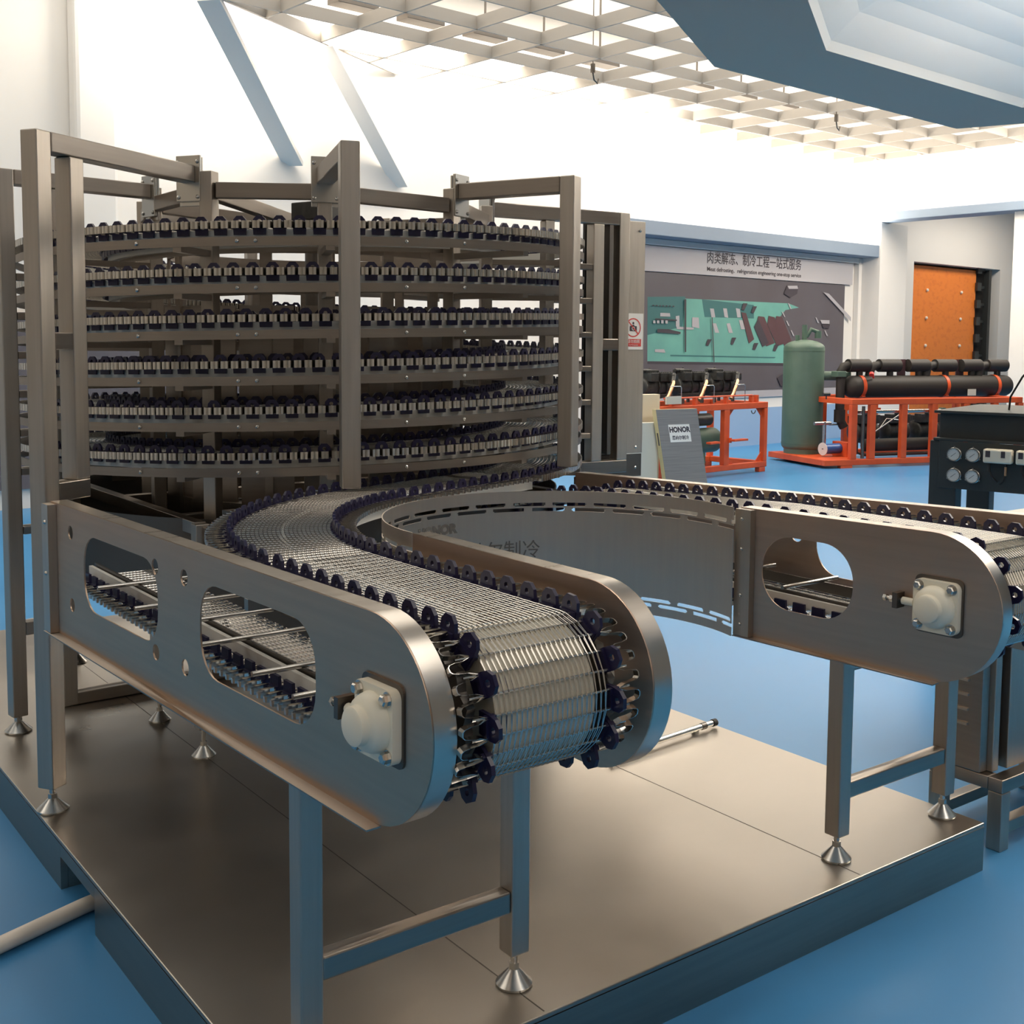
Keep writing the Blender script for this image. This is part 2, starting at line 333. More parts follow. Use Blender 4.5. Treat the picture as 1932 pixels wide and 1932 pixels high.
# ------------------------------------------------------------------ wire belt
def belt(name,parent,Lp,Rp,Np,coils,rod_n=5,r_rod=.0024,r_w=.0012,wn=3,link_h=.011,wide=False):
    """Lp/Rp: rod end points (outer tips of the side links), Np: belt normals"""
    L=np.array(Lp);Rr=np.array(Rp);N=np.array(Np); n=len(L); wd=np.linalg.norm(Rr-L,axis=1)[:,None]
    X=(Rr-L)/wd
    b=MB()
    b.segs(L+X*.022,Rr-X*.022,r_rod,rod_n)
    a=.066/.40; t=np.linspace(a+.01,1-a-.01,coils+1)
    P=[];Q=[]
    for i in range(n-1):
        A=L[i]+(Rr[i]-L[i])*t[:,None]; Bq=L[i+1]+(Rr[i+1]-L[i+1])*t[:,None]; dn=N[i]*(r_rod+r_w*.6)
        dirv=(Bq-A); 
        up0=A-dirv*.06+dn; up1=Bq+dirv*.06+dn
        lo0=A-dirv*.06-dn; lo1=Bq+dirv*.06-dn
        s_=(Rr[i]-L[i])*((1-2*a)/coils)
        P+= [up0[:-1],up0[:-1]+s_*.38-dn*2]; Q+=[up1[:-1]+s_*.12,up1[:-1]+s_*.30-dn*2]
    b.segs(np.concatenate(P),np.concatenate(Q),r_w,wn)
    # bent side links, one per pitch on each edge
    for side,(E0,sg) in enumerate(((L,1.0),(Rr,-1.0))):
        a0=E0[:-1];a1=E0[1:]; Xn=X[:-1]*sg; Nn=N[:-1]
        prof=[(.02,.050),(.10,.042),(.17,.034),(.20,.016),(.27,.004),(.38,.0),(.62,.0),(.73,.004),(.80,.016),(.83,.034),(.90,.042),(.98,.050)]
        if wide: prof=[(.02,.05),(.06,.03),(.09,.006),(.16,0),(.38,0),(.5,.006),(.62,0),(.84,0),(.91,.006),(.94,.03),(.98,.05)]
        pts=[a0+(a1-a0)*s+Xn*o for s,o in prof]; K=len(prof)
        th=.0011
        Vv=[]
        for k in range(K):
            Vv+=[pts[k]+Nn*link_h-Xn*th,pts[k]-Nn*link_h-Xn*th,pts[k]-Nn*link_h+Xn*th,pts[k]+Nn*link_h+Xn*th]
        Vv=np.stack(Vv,1).reshape(-1,3); m_=len(a0)
        q=[]
        for k in range(K-1):
            o=4*k
            q+=[(o,o+1,o+5,o+4),(o+1,o+2,o+6,o+5),(o+2,o+3,o+7,o+6),(o+3,o,o+4,o+7)]
        q=np.array(q)[None]+(np.arange(m_)*4*K)[:,None,None]
        b.raw(Vv,q.reshape(-1,4))
    return obj(name,b,wire,parent)
def lug_mesh():
    out=[(-.021,-.030),(.021,-.030),(.023,.004),(.021,.022),(.010,.034),(-.010,.034),(-.021,.022),(-.023,.004)]
    hc=.016; hr=.007; h=[]
    for x,z in out: a=math.atan2(z-hc,x); h.append((hr*math.cos(a),hc+hr*math.sin(a)))
    n=8; t=.004; P=[]
    for y in(-t,t): P+=[(x,y,z) for x,z in out]; P+=[(x,y,z) for x,z in h]
    f=[]
    for i in range(n):
        j=(i+1)%n
        f+=[(i,j,n+j,n+i),(2*n+j,2*n+i,3*n+i,3*n+j),(j,i,2*n+i,2*n+j),(n+i,n+j,3*n+j,3*n+i)]
    b=MB(); b.add(P,f)
    # foot blocks hugging the rods
    b.bb((-.021,-.010,-.006),(.021,.010,.004))
    return b
_lug=lug_mesh(); LUGV=np.concatenate(_lug.v); LUGF=np.array(_lug.f); LUGME=_lug.mesh('lug',navy)
def lugs(parent,frames,nind=100):
    """frames: list of (pos, along, across, normal); the nearest ones are single parts, the rest one part"""
    cam=np.array([0,0,EYE]); fr=sorted(frames,key=lambda f:np.linalg.norm(np.array(f[0])-cam))
    for p,a,c,nn in fr[:nind]:
        o=bpy.data.objects.new('lug',LUGME); scene.collection.objects.link(o); o.parent=parent
        o.matrix_parent_inverse=parent.matrix_basis.inverted(); o.matrix_basis=frame_mat(p,a,c,nn)
    rest=fr[nind:]
    if rest:
        b=MB()
        for p,a,c,nn in rest:
            Mx=np.array([a,c,nn]); b.raw(LUGV@Mx+np.array(p),LUGF)
        o=obj('lug',b,navy,parent); o['kind']='stuff'
def frames_from(L,Rr,N,step=2,start=0,both=True,off=.060):
    L=np.array(L);Rr=np.array(Rr);N=np.array(N); out=[]
    for i in range(start,len(L)-1,step):
        X=(Rr[i]-L[i]);X/=np.linalg.norm(X)
        for E0,s in((L,1),(Rr,-1)):
            m0=(E0[i]+E0[i+1])/2+X*s*off; al=E0[i+1]-E0[i]; al/=np.linalg.norm(al); nn=N[i]; ac=np.cross(nn,al)
            out.append((m0,al,ac,nn))
    return out
HALF=.200; PIT=.035
def flat_path(pts_dirs):  # list of (x,y,z,dirx,diry,dirz,upsign vec)
    L=[];Rr=[];N=[]
    for p,d,nn in pts_dirs:
        d=np.array(d,float);d/=np.linalg.norm(d);nn=np.array(nn,float)
        left=np.cross(nn,d); left/=np.linalg.norm(left)
        L.append(np.array(p)+left*HALF); Rr.append(np.array(p)-left*HALF); N.append(nn)
    return L,Rr,N
# spiral centre, ring centre
SC=(2.323,4.578); RO=1.188; PT=.1548; TH0=math.radians(-116.9)
def helix_z(a): # a: absolute angle (unwrapped, starting near -69.5deg)
    return 1.0574+PT*(a-TH0)/(2*PI)
A0=math.radians(-69.5)
# ---- infeed belt: underside -> nose -> top -> curve -> straight to the spiral
XC=1.260; YN=1.69; ZN=.9475; RN=.138
seq=[]
RC=(2.265,2.42); rc=1.005; dirE=math.radians(20.5); na=int(math.radians(69.5)*(rc+.2)/PIT)
ZL=ZN-RN
def arcpt(i): return PI-math.radians(69.5)*(i+.5)/na
yy=3.88
while yy>YN: seq.append(((XC,yy,ZN-RN),(0,-1,0),(0,0,-1))); yy-=PIT
k=int(round(PI*RN/PIT))
for i in range(k):
    a=-PI/2-PI*(i+.5)/k
    seq.append(((XC,YN+RN*math.cos(a),ZN+RN*math.sin(a)),(0,math.sin(a),-math.cos(a)),(0,math.cos(a),math.sin(a))))
    # a goes -90 -> -270: bottom, front (-y), top
yy=YN
while yy<2.42: seq.append(((XC,yy,ZN+RN),(0,1,0),(0,0,1))); yy+=PIT
for i in range(na):
    a=PI-math.radians(69.5)*(i+.5)/na
    seq.append(((RC[0]+rc*math.cos(a),RC[1]+rc*math.sin(a),ZN+RN),(math.sin(a),-math.cos(a),0),(0,0,1)))
ps=V3((RC[0]+rc*math.cos(PI-math.radians(69.5)),RC[1]+rc*math.sin(PI-math.radians(69.5)),ZN+RN))
rmid=RO-HALF
pe=V3((SC[0]+rmid*math.cos(A0),SC[1]+rmid*math.sin(A0),helix_z(A0)))
nl=int((pe-ps).length/PIT); dd=(pe-ps).normalized()
for i in range(nl): seq.append((tuple(ps.lerp(pe,(i+.5)/nl)),(dd.x,dd.y,0),(0,0,1)))
inf=thing('infeed_conveyor','nearest stainless end conveyor with a curved wire belt, at left of the platform','conveyor',(1.25,2.6,.15))
L,Rr,N=flat_path(seq)
belt('wire_belt',inf,L,Rr,N,23,rod_n=6,r_w=.00095,wn=4,link_h=.0065)
lugs(inf,frames_from(L,Rr,N),100)
# panels ------------------------------------------------------------
def side_panel(parent,name,o,d,a_front,a_back,zb,zt_f,zt_b,R_,band,holes,lip=True,bandw=.048):
    """o: point on the plane, d: unit dir away from the nose; nose at a_front"""
    d=V3(d).normalized(); nrm=d.cross(Z3)   # +x side
    zc=(zb+zt_f)/2; Rv=(zt_f-zb)/2; ac=a_front+Rv
    outl=[(a_back,zb)]+[(a_back,zt_b)]+[(ac-Rv*math.sin(t),zc+Rv*math.cos(t)) for t in[PI*i/28 for i in range(29)]]
    T=frame_mat(o,d,Z3,-nrm)   # local x=d, y=z, z=-nrm... right-handed check below
    T=frame_mat(o,d,Z3,d.cross(Z3))
    p=plate(name,outl,holes,T,.004,psteel,parent)
    # folded band on top and round the nose, turned towards +x
    b=MB(); pts=[(a_back,zt_b)]+outl[2:]
    P=[];m=len(pts)
    for a,z in pts:
        for w_ in(0,bandw): P.append(T@V3((a,z,w_*band)))
    cen=V3((ac,zc))
    for a,z in pts:   # inner skin
        dv=V3((0,-1)) if a>ac else (V3((ac,zc))-V3((a,z))).normalized()
        for w_ in(0,bandw): P.append(T@V3((a+dv.x*.003,z+dv.y*.003,w_*band)))
    f=[(2*i,2*i+1,2*i+3,2*i+2) for i in range(m-1)]+[(2*m+2*i,2*m+2*i+2,2*m+2*i+3,2*m+2*i+1) for i in range(m-1)]+[(2*i+1,2*m+2*i+1,2*m+2*i+3,2*i+3) for i in range(m-1)]
    b.add(P,f); bo=obj('fold_band',b,bsteel,p,auto=50)
    if lip:
        b=MB(); q0=T@V3((a_front+.16,zb-.001,0)); q1=T@V3((a_back,zb-.001,0)); off=-nrm*.016*band
        b.beam(q0+off,q1+off,.030,.003); obj('bottom_lip',b,steel,p)
    return p,T
d1=V3((-.042,.999,0)).normalized(); o1=V3((1.003,1.75,0))
yr=lambda y:(y-1.75)
hol=[rrect(yr(1.945),.850,yr(2.465),1.062,.085),rrect(yr(2.705),.858,yr(3.22),1.066,.085)]
for y,z in[(3.325,1.055),(3.322,.848),(2.719,1.053),(2.549,1.054),(2.722,.842),(2.55,.843)]: hol.append(arc(yr(y),z,.020,0,342,19))
pan,T1=side_panel(inf,'side_panel',o1,d1,-.19,1.745,.745,1.126,1.126,.19,1,hol)
b=MB(); 
b.bb((1.69,.747,-.028),(1.745,1.122,-.003),T=T1)
obj('end_flange',b,steelv,pan)
b=MB()
for z in(1.07,.92): screw_dome(b,T1@V3((1.715,z,-.028)),-d1.cross(Z3),.007)
obj('screw',b,cast,pan)
pan2,T2=side_panel(inf,'side_panel',(1.5,1.75,0),(0,1,0),-.20,.66,.745,1.126,1.126,.19,1,[],lip=False)
# bearings
def bearing(parent,c,nx,s=1.0):
    """c: centre on the panel, nx: outward normal"""
    n=V3(nx).normalized(); a=V3((0,1,0)); a=(a-n*a.dot(n)).normalized(); T=frame_mat(c,a,n.cross(a),n)
    if T.to_3x3()[2][1]<0: T=frame_mat(c,-a,n.cross(-a),n)
    T0=T; T=T@Matrix.Scale(1.32,4)
    bp=MB(); bp.prism(rrect(-.050*s,-.056*s,.050*s,.056*s,.012),T,.004); 
    br=obj('bearing',(lambda b:(b.prism(rrect(-.046*s,-.050*s,.046*s,.050*s,.014),T@Matrix.Translation((0,0,.004)),.014),b.lathe([(.042*s,.016),(.040*s,.026),(.036*s,.034),(.030*s,.037),(.027*s,.039),(.026*s,.050),(.022*s,.053)],T,32),b)[-1])(MB()),cream,parent,auto=40)
    obj('backing_plate',bp,dsteel,br)
    for sx in(-1,1):
        for sz in(-1,1):
            b=MB(); b.lathe([(.0105*s,.018),(.0105*s,.019)],T@Matrix.Translation((sx*.034*s,sz*.038*s,0)),14)
            b.lathe([(.008*s,.019),(.008*s,.026),(.006*s,.028)],T@Matrix.Translation((sx*.034*s,sz*.038*s,0)),6); obj('bolt',b,cast,br)
    return br,T0@Matrix.Translation((0,0,.004))
n1=-(d1.cross(Z3))
cb=T1@V3((yr(1.705),.943,-.002))
def adjuster(parent,T,sgn,a):
    b=MB(); n=T.to_3x3()@V3((0,0,1))
    b.tube(T@V3((-.060*a,.0,.014)),T@V3((-.092*a,0,.014)),.010,16,cream)
    b.tube(T@V3((-.09*a,0,.014)),T@V3((-.145*a,0,.014)),.005,10,cast)
    b.bb((-.112 if a>0 else .098,-.020,-.004),(-.098 if a>0 else .112,.020,.032),m=dsteel,T=T)
    b.tube(T@V3((-.118*a,0,.014)),T@V3((-.127*a,0,.014)),.010,6,cast); b.tube(T@V3((-.138*a,0,.014)),T@V3((-.146*a,0,.014)),.009,6,cast)
    return obj('tension_adjuster',b,None,parent)
br,Tb=bearing(inf,cb,n1); 
a_dir=1 if (Tb.to_3x3()@V3((-1,0,0))).y>0 else -1
adjuster(inf,Tb,1,a_dir)
# nose roller, sprocket shaft
b=MB(); b.tube((1.008,YN,ZN),(1.498,YN,ZN),.030,20); obj('nose_shaft',b,cream,inf,smooth=False,auto=40)
b=MB()
b.tube((1.135,YN,ZN),(1.36,YN,ZN),.131,40); obj('nose_roller',b,roller,inf,auto=40)
for x in(1.09,1.405):
    b=MB(); pts=[]
    for i in range(24): r=.128 if i%2 else .112; pts.append((r*math.cos(2*PI*i/24),r*math.sin(2*PI*i/24)))
    T=frame_mat((x-.009,YN,ZN),(0,1,0),(0,0,1),(1,0,0)); b.prism(pts,T,.018); b.tube((x-.02,YN,ZN),(x+.02,YN,ZN),.055,20); obj('sprocket',b,dsteel,inf)
# carry rails, wear strips and cross bars
def rails(parent,xs,y0,y1,zc,bars,xa,xb):
    b=MB()
    for x in xs: b.bb((x-.004,y0,zc+.018),(x+.004,y1,zc+.050))
    obj('return_rail',b,dsteel,parent)
    b=MB()
    for x in(xs[0]-.016,xs[-1]+.016): b.bb((x-.006,y0,zc+.012),(x+.006,y1,zc+.042))
    obj('wear_strip',b,wear,parent)
    for y in bars:
        b=MB(); b.tube((xa,y,zc+.062),(xb,y,zc+.062),.0065,12); obj('cross_bar',b,cast,parent,auto=40)
rails(inf,(1.165,1.355),1.86,3.86,ZN-RN,(1.95,2.12,2.32,2.62,2.86,3.08,3.4),1.03,1.40)
b=MB()
for x in(1.11,1.26,1.41): b.bb((x-.005,1.80,1.046),(x+.005,2.42,1.074))
obj('carry_rail',b,wear,inf)
for y in(1.95,2.3): obj('cross_bar',MB().bb((1.01,y-.01,1.02),(1.50,y+.01,1.045)),steel,inf)
b=MB(); b.bb((1.50,2.60,.90),(1.503,3.60,1.04)); obj('inner_guard',b,dsteel,inf)
# curved carry rails under the S curve
b=MB()
for r in(rc-.15,rc,rc+.15):
    pts=[V3((RC[0]+r*math.cos(a),RC[1]+r*math.sin(a),1.055)) for a in np.linspace(PI,PI-math.radians(69.5),16)]
    off=r-rc
    pts.append(pe+V3((-math.sin(dirE),math.cos(dirE),0))*off-V3((0,0,.03)))
    for p,q in zip(pts[:-1],pts[1:]): b.beam(p,q,.012,.03)
obj('carry_rail',b,wear,inf)
# guide ring with slots
RG=(2.02,2.43); rr=.515
def ringwall(parent):
    a0,a1=math.radians(-17),math.radians(181); n=460
    zb=[.745,.760]
    zl=[.745,.768]+[.768+.0028*i for i in range(1,12)]+[.85,.95,1.04]+[1.0605+.0028*i for i in range(0,12)]+[1.10,1.126]
    zl=sorted(set(zl)); P=[];f=[]
    an=np.linspace(a0,a1,n+1)
    for t in an:
        for z in zl: P.append((RG[0]+rr*math.cos(t),RG[1]+rr*math.sin(t),z))
    K=len(zl)
    def slot(s,z):
        for row,(zc,ph) in enumerate(((1.084,0),(1.067,.062),(.792,.03),(.776,.092))):
            dz=abs(z-zc); ds=abs(((s+ph)%.130)-.065)
            hx,hr=.053,.0056
            ex=max(0,ds-(hx-hr)); 
            if math.hypot(ex,dz)<hr: return True
        return False
    for i in range(n):
        s=rr*(an[i]+an[i+1])/2
        for k_ in range(K-1):
            if not slot(s,(zl[k_]+zl[k_+1])/2): f.append((i*K+k_,(i+1)*K+k_,(i+1)*K+k_+1,i*K+k_+1))
    b=MB(); b.add(P,f); o=obj('guide_ring',b,rsteel,parent)
    so=o.modifiers.new('sheet','SOLIDIFY'); so.thickness=.003; so.offset=0
    return o
ring=ringwall(inf)
def wrap(me,name,a_c,z,parent,m):
    co=np.empty(len(me.vertices)*3); me.vertices.foreach_get('co',co); co=co.reshape(-1,3)
    # seen from inside: text runs left->right as the angle decreases
    a=a_c-co[:,0]/rr; r=rr-.0022-co[:,2]
    out=np.stack([RG[0]+r*np.cos(a),RG[1]+r*np.sin(a),z+co[:,1]],1); me.vertices.foreach_set('co',out.reshape(-1)); me.update()
    return link(name,me,parent)
wrap(text_mesh('ring_logo','HONOR',.040,etch,bold=.0024,sx=1.12),'ring_logo',math.radians(103),1.022,ring,etch)
wrap(text_mesh('ring_lettering','恩纳尔制冷',.062,etch),'ring_lettering',math.radians(78),.935,ring,etch)
# stand
def stand(parent,xa,xb,y,ztop,zlow=.25,zs=(.33,.38)):
    for x in(xa,xb):
        b=MB(); b.bb((x,y-.025,zlow),(x+.05,y+.025,ztop)); l=obj('leg',b,steelv,parent,bevel=.004)
        obj('levelling_foot',foot_mb(x+.025,y,.1505,zlow+.02),cast,l,auto=35)
    b=MB(); b.bb((xa+.0505,y-.02,zs[0]),(xb-.0005,y+.02,zs[1])); obj('stretcher',b,steel,parent,bevel=.004)
    b=MB(); b.bb((xa+.0505,y-.02,ztop-.05),(xb-.0005,y+.02,ztop-.001)); obj('top_rail',b,steel,parent,bevel=.004)
stand(inf,.972,1.488,2.00,.742,.228)
# ------------------------------------------------------------------ outfeed conveyor
out=thing('outfeed_conveyor','right-hand stainless end conveyor with rounded nose and white square bearing','conveyor',(2.85,2.4,.15))
XC2=2.825; YN2=1.655; seq=[]
yy=2.75
while yy>YN2: seq.append(((XC2,yy,ZN-RN),(0,-1,0),(0,0,-1))); yy-=PIT
for i in range(k):
    a=-PI/2-PI*(i+.5)/k
    seq.append(((XC2,YN2+RN*math.cos(a),ZN+RN*math.sin(a)),(0,math.sin(a),-math.cos(a)),(0,math.cos(a),math.sin(a))))
yy=YN2
def zo(y): 
    z=ZN+RN
    if y>2.4: z-=.045*(y-2.4)
    if y>3.25: z-=.22*(y-3.25)
    return z
while yy<4.0: seq.append(((XC2,yy,zo(yy)),(0,1,(zo(yy+.01)-zo(yy))*100),(0,0,1))); yy+=PIT
L,Rr,N=flat_path(seq); belt('wire_belt',out,L,Rr,N,23,rod_n=6,r_w=.00095,wn=4,link_h=.0065); lugs(out,frames_from(L,Rr,N),100)
d2=V3((-.062,.998,0)).normalized(); o2=V3((2.594,1.66,0))
hol=[rrect(1.907-1.66,.845,2.209-1.66,1.055,.098,10)]
pn,T3=side_panel(out,'side_panel',o2,d2,-.17,.63,.745,1.128,1.122,.19,1,hol)
b=MB(); b.bb((.575,.747,-.026),(.63,1.120,-.003),T=T3); obj('end_flange',b,steelv,pn)
b=MB()
for z in(1.092,1.004,.868,.782): screw_dome(b,T3@V3((.605,z,-.026)),-d2.cross(Z3),.006)
obj('screw',b,cast,pn)
hol=[rrect(2.02-1.66,.845,2.42-1.66,1.055,.098,10),arc(2.50-1.66,.96,.022,0,342,19)]
pn2,T4=side_panel(out,'side_panel',(3.07,1.66,0),(0,1,0),-.17,2.0,.745,1.128,1.062,.19,1,hol,lip=False)
br,Tb=bearing(out,T3@V3((1.655-1.66,.943,-.002)),-(d2.cross(Z3)))
adjuster(out,Tb,1,1 if (Tb.to_3x3()@V3((-1,0,0))).y>0 else -1)
b=MB(); b.tube((2.60,YN2,ZN),(3.07,YN2,ZN),.030,20); obj('nose_shaft',b,cream,out,auto=40)
b=MB(); b.tube((XC2-.112,YN2,ZN),(XC2+.112,YN2,ZN),.131,40); obj('nose_roller',b,roller,out,auto=40)
for x in(XC2-.16,XC2+.16):
    b=MB(); pts=[]
    for i in range(24): r=.128 if i%2 else .112; pts.append((r*math.cos(2*PI*i/24),r*math.sin(2*PI*i/24)))
    T=frame_mat((x-.009,YN2,ZN),(0,1,0),(0,0,1),(1,0,0)); b.prism(pts,T,.018); obj('sprocket',b,dsteel,out)
rails(out,(2.73,2.92),1.84,2.7,ZN-RN,(2.0,2.25,2.5),2.70,2.96)
b=MB()
for x in(2.67,2.825,2.98): b.bb((x-.005,1.78,1.046),(x+.005,3.1,1.070))
obj('carry_rail',b,wear,out)
stand(out,2.608,3.124,1.975,.742,.222,(.325,.373))
# ------------------------------------------------------------------ spiral tower
tow=thing('spiral_tower','tall spiral conveyor tower with seven stacked belt tiers inside a steel frame','conveyor',(2.3,4.5,.15))
TURNS_END=A0+2*PI*6.32
dth=PIT/RO; na=int((TURNS_END-A0)/dth)
L=[];Rr=[];N=[]
for i in range(na):
    a=A0+i*dth; z=helix_z(a); ca,sa=math.cos(a),math.sin(a)
    # travelling counter-clockwise: left edge is the inner one
    L.append(np.array((SC[0]+(RO-2*HALF)*ca,SC[1]+(RO-2*HALF)*sa,z))); Rr.append(np.array((SC[0]+RO*ca,SC[1]+RO*sa,z))); N.append(np.array((0,0,1.)))
per=int(round(2*PI/dth)); i=0
while i<na-1:
    j=min(na,i+per+1); belt('wire_belt',tow,L[i:j],Rr[i:j],N[i:j],16,rod_n=4,wn=3,link_h=.0125,wide=True); i=j-1
lugs(tow,frames_from(L,Rr,N),100)
def helix_strip(name,r0,r1,z0,z1,m,a_from=A0+.3,a_to=TURNS_END,n=40):
    aa=a_from
    while aa<a_to-.01:
        ae=min(a_to,aa+2*PI); k_=max(4,int(60*(ae-aa)/(2*PI))); P=[];f=[]
        for i in range(k_+1):
            a=aa+(ae-aa)*i/k_; z=helix_z(a)
            for r,zz in((r0,z0),(r1,z0),(r1,z1),(r0,z1)): P.append((SC[0]+r*math.cos(a),SC[1]+r*math.sin(a),z+zz))
        for i in range(k_):
            for q in range(4): f.append((4*i+q,4*i+(q+1)%4,4*i+4+(q+1)%4,4*i+4+q))
        b=MB(); b.add(P,f); obj(name,b,m,tow,auto=50); aa=ae
helix_strip('guide_rail',RO-.006,RO-.002,-.070,-.040,steel)
helix_strip('wear_strip',RO-.082,RO-.070,-.046,-.012,wear)
helix_strip('inner_rail',RO-.41,RO-.405,-.060,-.020,steel)
helix_strip('inner_wear_strip',RO-.385,RO-.36,-.046,-.014,wear)
# bolt pairs on the rail, one set per tier
for tier in range(7):
    b=MB()
    for a in(-128.5,-125.5,-146,-101,-62,-90):
        aa=math.radians(a)+2*PI*tier
        if aa<A0+.3: continue
        z=helix_z(aa)-.054; c=V3((math.cos(aa),math.sin(aa),0)); p=V3((SC[0],SC[1],z))+c*(RO-.002)
        screw_dome(b,p,c,.0075)
    if b.v: obj('rail_screws',b,cast,tow)
# inner posts and top polygon
IP={'A':(1.615,3.955),'B':(1.955,3.735),'C':(2.535,3.79),'D':(2.965,4.165),'E':(1.62,4.52),'F':(1.75,5.0),'G':(2.35,5.25),'H':(2.9,4.9)}
order=['A','B','C','D','H','G','F','E']
for kx,(x,y) in IP.items():
    a=math.atan2(y-4.45,x-2.28)
    b=MB(); b.box((x,y,(2.19+.62)/2),(.05,.05,2.19-.62),a); obj('inner_post',b,steelv,tow,bevel=.003)
for i in range(8):
    p=V3((*IP[order[i]],2.125)); q=V3((*IP[order[(i+1)%8]],2.125)); d=(q-p).normalized()
    b=MB(); b.beam(p+d*.027,q-d*.027,.04,.055); obj('top_beam',b,steel,tow,bevel=.003)
for kx in('D','E'):
    p=V3((*IP[kx],2.12)); c=V3((2.30,4.48,2.07)); d=(c-p).normalized(); b=MB(); b.beam(p+d*.03,c,.04,.05); obj('spoke',b,steel,tow,bevel=.003)
p=V3((*IP['A'],2.12)); c=V3((2.30,4.48,2.07)); d=(c-p).normalized(); b=MB(); b.beam(p+d*.03,c,.04,.05); obj('spoke',b,steel,tow,bevel=.003)
b=MB(); b.tube((2.30,4.48,.60),(2.30,4.48,2.08),.045,20); obj('centre_shaft',b,dsteel,tow,auto=40)
b=MB(); b.box((2.12,4.1,2.095),(.16,.14,.07),.3); b.tube((2.12,4.1,2.02),(2.12,4.1,2.06),.03,14); obj('drive_box',b,blackc,tow,bevel=.004)
# radial support arms under each tier
angs=[math.degrees(math.atan2(y-SC[1],x-SC[0])) for x,y in IP.values()]
for (x,y) in IP.values():
    a=math.atan2(y-SC[1],x-SC[0])
    for tier in range(8):
        aa=a+2*PI*tier
        if aa<A0+.3 or aa>TURNS_END: continue
        z=helix_z(aa)-.075; c=V3((math.cos(a),math.sin(a),0)); r0=math.hypot(x-SC[0],y-SC[1])
        obj('support_arm',MB().beam(V3((SC[0],SC[1],z))+c*(r0+.0),V3((SC[0],SC[1],z))+c*(RO-.007),.03,.022),steel,tow)
# outer gallows frames
def sqpost(parent,name,c,ang,z0,z1,w_=.06):
    b=MB(); b.box((c[0],c[1],(z0+z1)/2),(w_,w_,z1-z0),ang); return obj(name,b,steelv,parent,bevel=.004)
def gallows(corner,ang,inner,ztop,zlow,w_=.06,foot=False,nsign=1,endz=None):
    a=math.radians(ang); d=V3((math.cos(a),math.sin(a),0)); n=V3((-math.sin(a),math.cos(a),0))*nsign
    c=V3((corner[0],corner[1],0))+d*(w_/2)+n*(w_/2)
    po=sqpost(tow,'outer_post',c,a,zlow,ztop,w_)
    e=V3((*inner,0)); ln=(e-c).dot(d)
    p0=c+d*(w_/2+.001)+V3((0,0,ztop-w_/2)); p1=c+d*(ln-.03)+V3((0,0,ztop-w_/2))
    b=MB(); b.beam(p0,p1,w_,w_); obj('top_arm',b,steel,tow,bevel=.004)
    # bolted end plates
    b=MB(); pc=p1+d*.006; b.box((pc.x,pc.y,ztop-.045),(.012,.10,.16),a); b.box((pc.x+d.x*.014,pc.y+d.y*.014,ztop-.055),(.010,.095,.17),a)
    for s in(-1,1):
        for zz in(ztop+.012,ztop-.11): screw_dome(b,pc-d*.006+n*(s*.04)+V3((0,0,zz-pc.z)),-d,.008)
    obj('joint_plate',b,cast,tow,bevel=.002)
    if foot: obj('levelling_foot',foot_mb(c.x,c.y,.1505,zlow+.02,1.15),cast,po,auto=35)
    return c,d,n
cA,dA,nA=gallows((.935,3.573),32,IP['A'],2.21,.225,foot=True)
c2=cA+dA*.135; sqpost(tow,'outer_post',c2,math.radians(32),1.165,2.149,.06)
b=MB(); b.beam(cA+dA*.031+V3((0,0,1.592)),c2-dA*.031+V3((0,0,1.592)),.058,.052); obj('cross_piece',b,steel,tow,bevel=.003)
b=MB(); b.beam(cA+dA*.031+V3((0,0,1.135)),c2+dA*.03+V3((0,0,1.135)),.06,.058); obj('cross_piece',b,steel,tow,bevel=.003)
cB,dB,nB=gallows((1.722,3.185),70,IP['B'],2.21,1.138,nsign=-1)
cC,dC,nC=gallows((2.742,3.298),113,IP['C'],2.21,1.135,nsign=-1)
cE,dE,nE=gallows((1.02,4.40),8,IP['E'],2.20,.21,w_=.055,foot=True)
cD,dD,nD=gallows((3.751,4.092),175,IP['D'],2.21,1.041,nsign=-1)
cD2=cD+dD*.150; sqpost(tow,'outer_post',cD2,math.radians(175),1.041,2.149,.06)
b=MB(); b.beam(cD-dD*.03+V3((0,0,1.01)),cD+dD*.24+V3((0,0,1.01)),.06,.06); obj('cross_piece',b,steel,tow,bevel=.003)
b=MB(); b.beam(cD+dD*.031+V3((0,0,1.59)),cD2-dD*.031+V3((0,0,1.59)),.058,.055); obj('cross_piece',b,steel,tow,bevel=.003)
b=MB(); b.box((cD.x+dD.x*.075,cD.y+dD.y*.075-.0,1.62),(.022,.05,1.1),math.radians(175)); b.box((cD.x+dD.x*.075+.02,cD.y+.10,1.6),(.17,.02,1.15),math.radians(175),m=dark)  # wide dark sheet paints the shade inside the channel
b.mats=[dsteel,dark]; b.m=[0]*6+[1]*6; obj('cable_channel',b,None,tow)
sqpost(tow,'inner_post',cD+dD*.42,math.radians(175),1.0,2.149,.05)
for i in range(6):
    b=MB(); z=1.162+.1576*i; b.beam(cD2+dD*.031+V3((0,0,z)),cD+dD*.395+V3((0,0,z)),.05,.026); obj('tier_bracket',b,steel,tow,bevel=.002)
for i in range(6):
    z=1.116+.1407*i; b=MB(); b.beam(cE+dE*.029+V3((0,0,z)),cE+dE*.16+V3((0,0,z)),.05,.026); obj('tier_bracket',b,steel,tow,bevel=.002)
sqpost(tow,'outer_post',cE+dE*.19,math.radians(8),.21,2.143,.055)
b=MB(); b.beam(cE+dE*.029+V3((0,0,.535)),cE+dE*.16+V3((0,0,.535)),.05,.05); obj('tie_bar',b,steel,tow,bevel=.003)
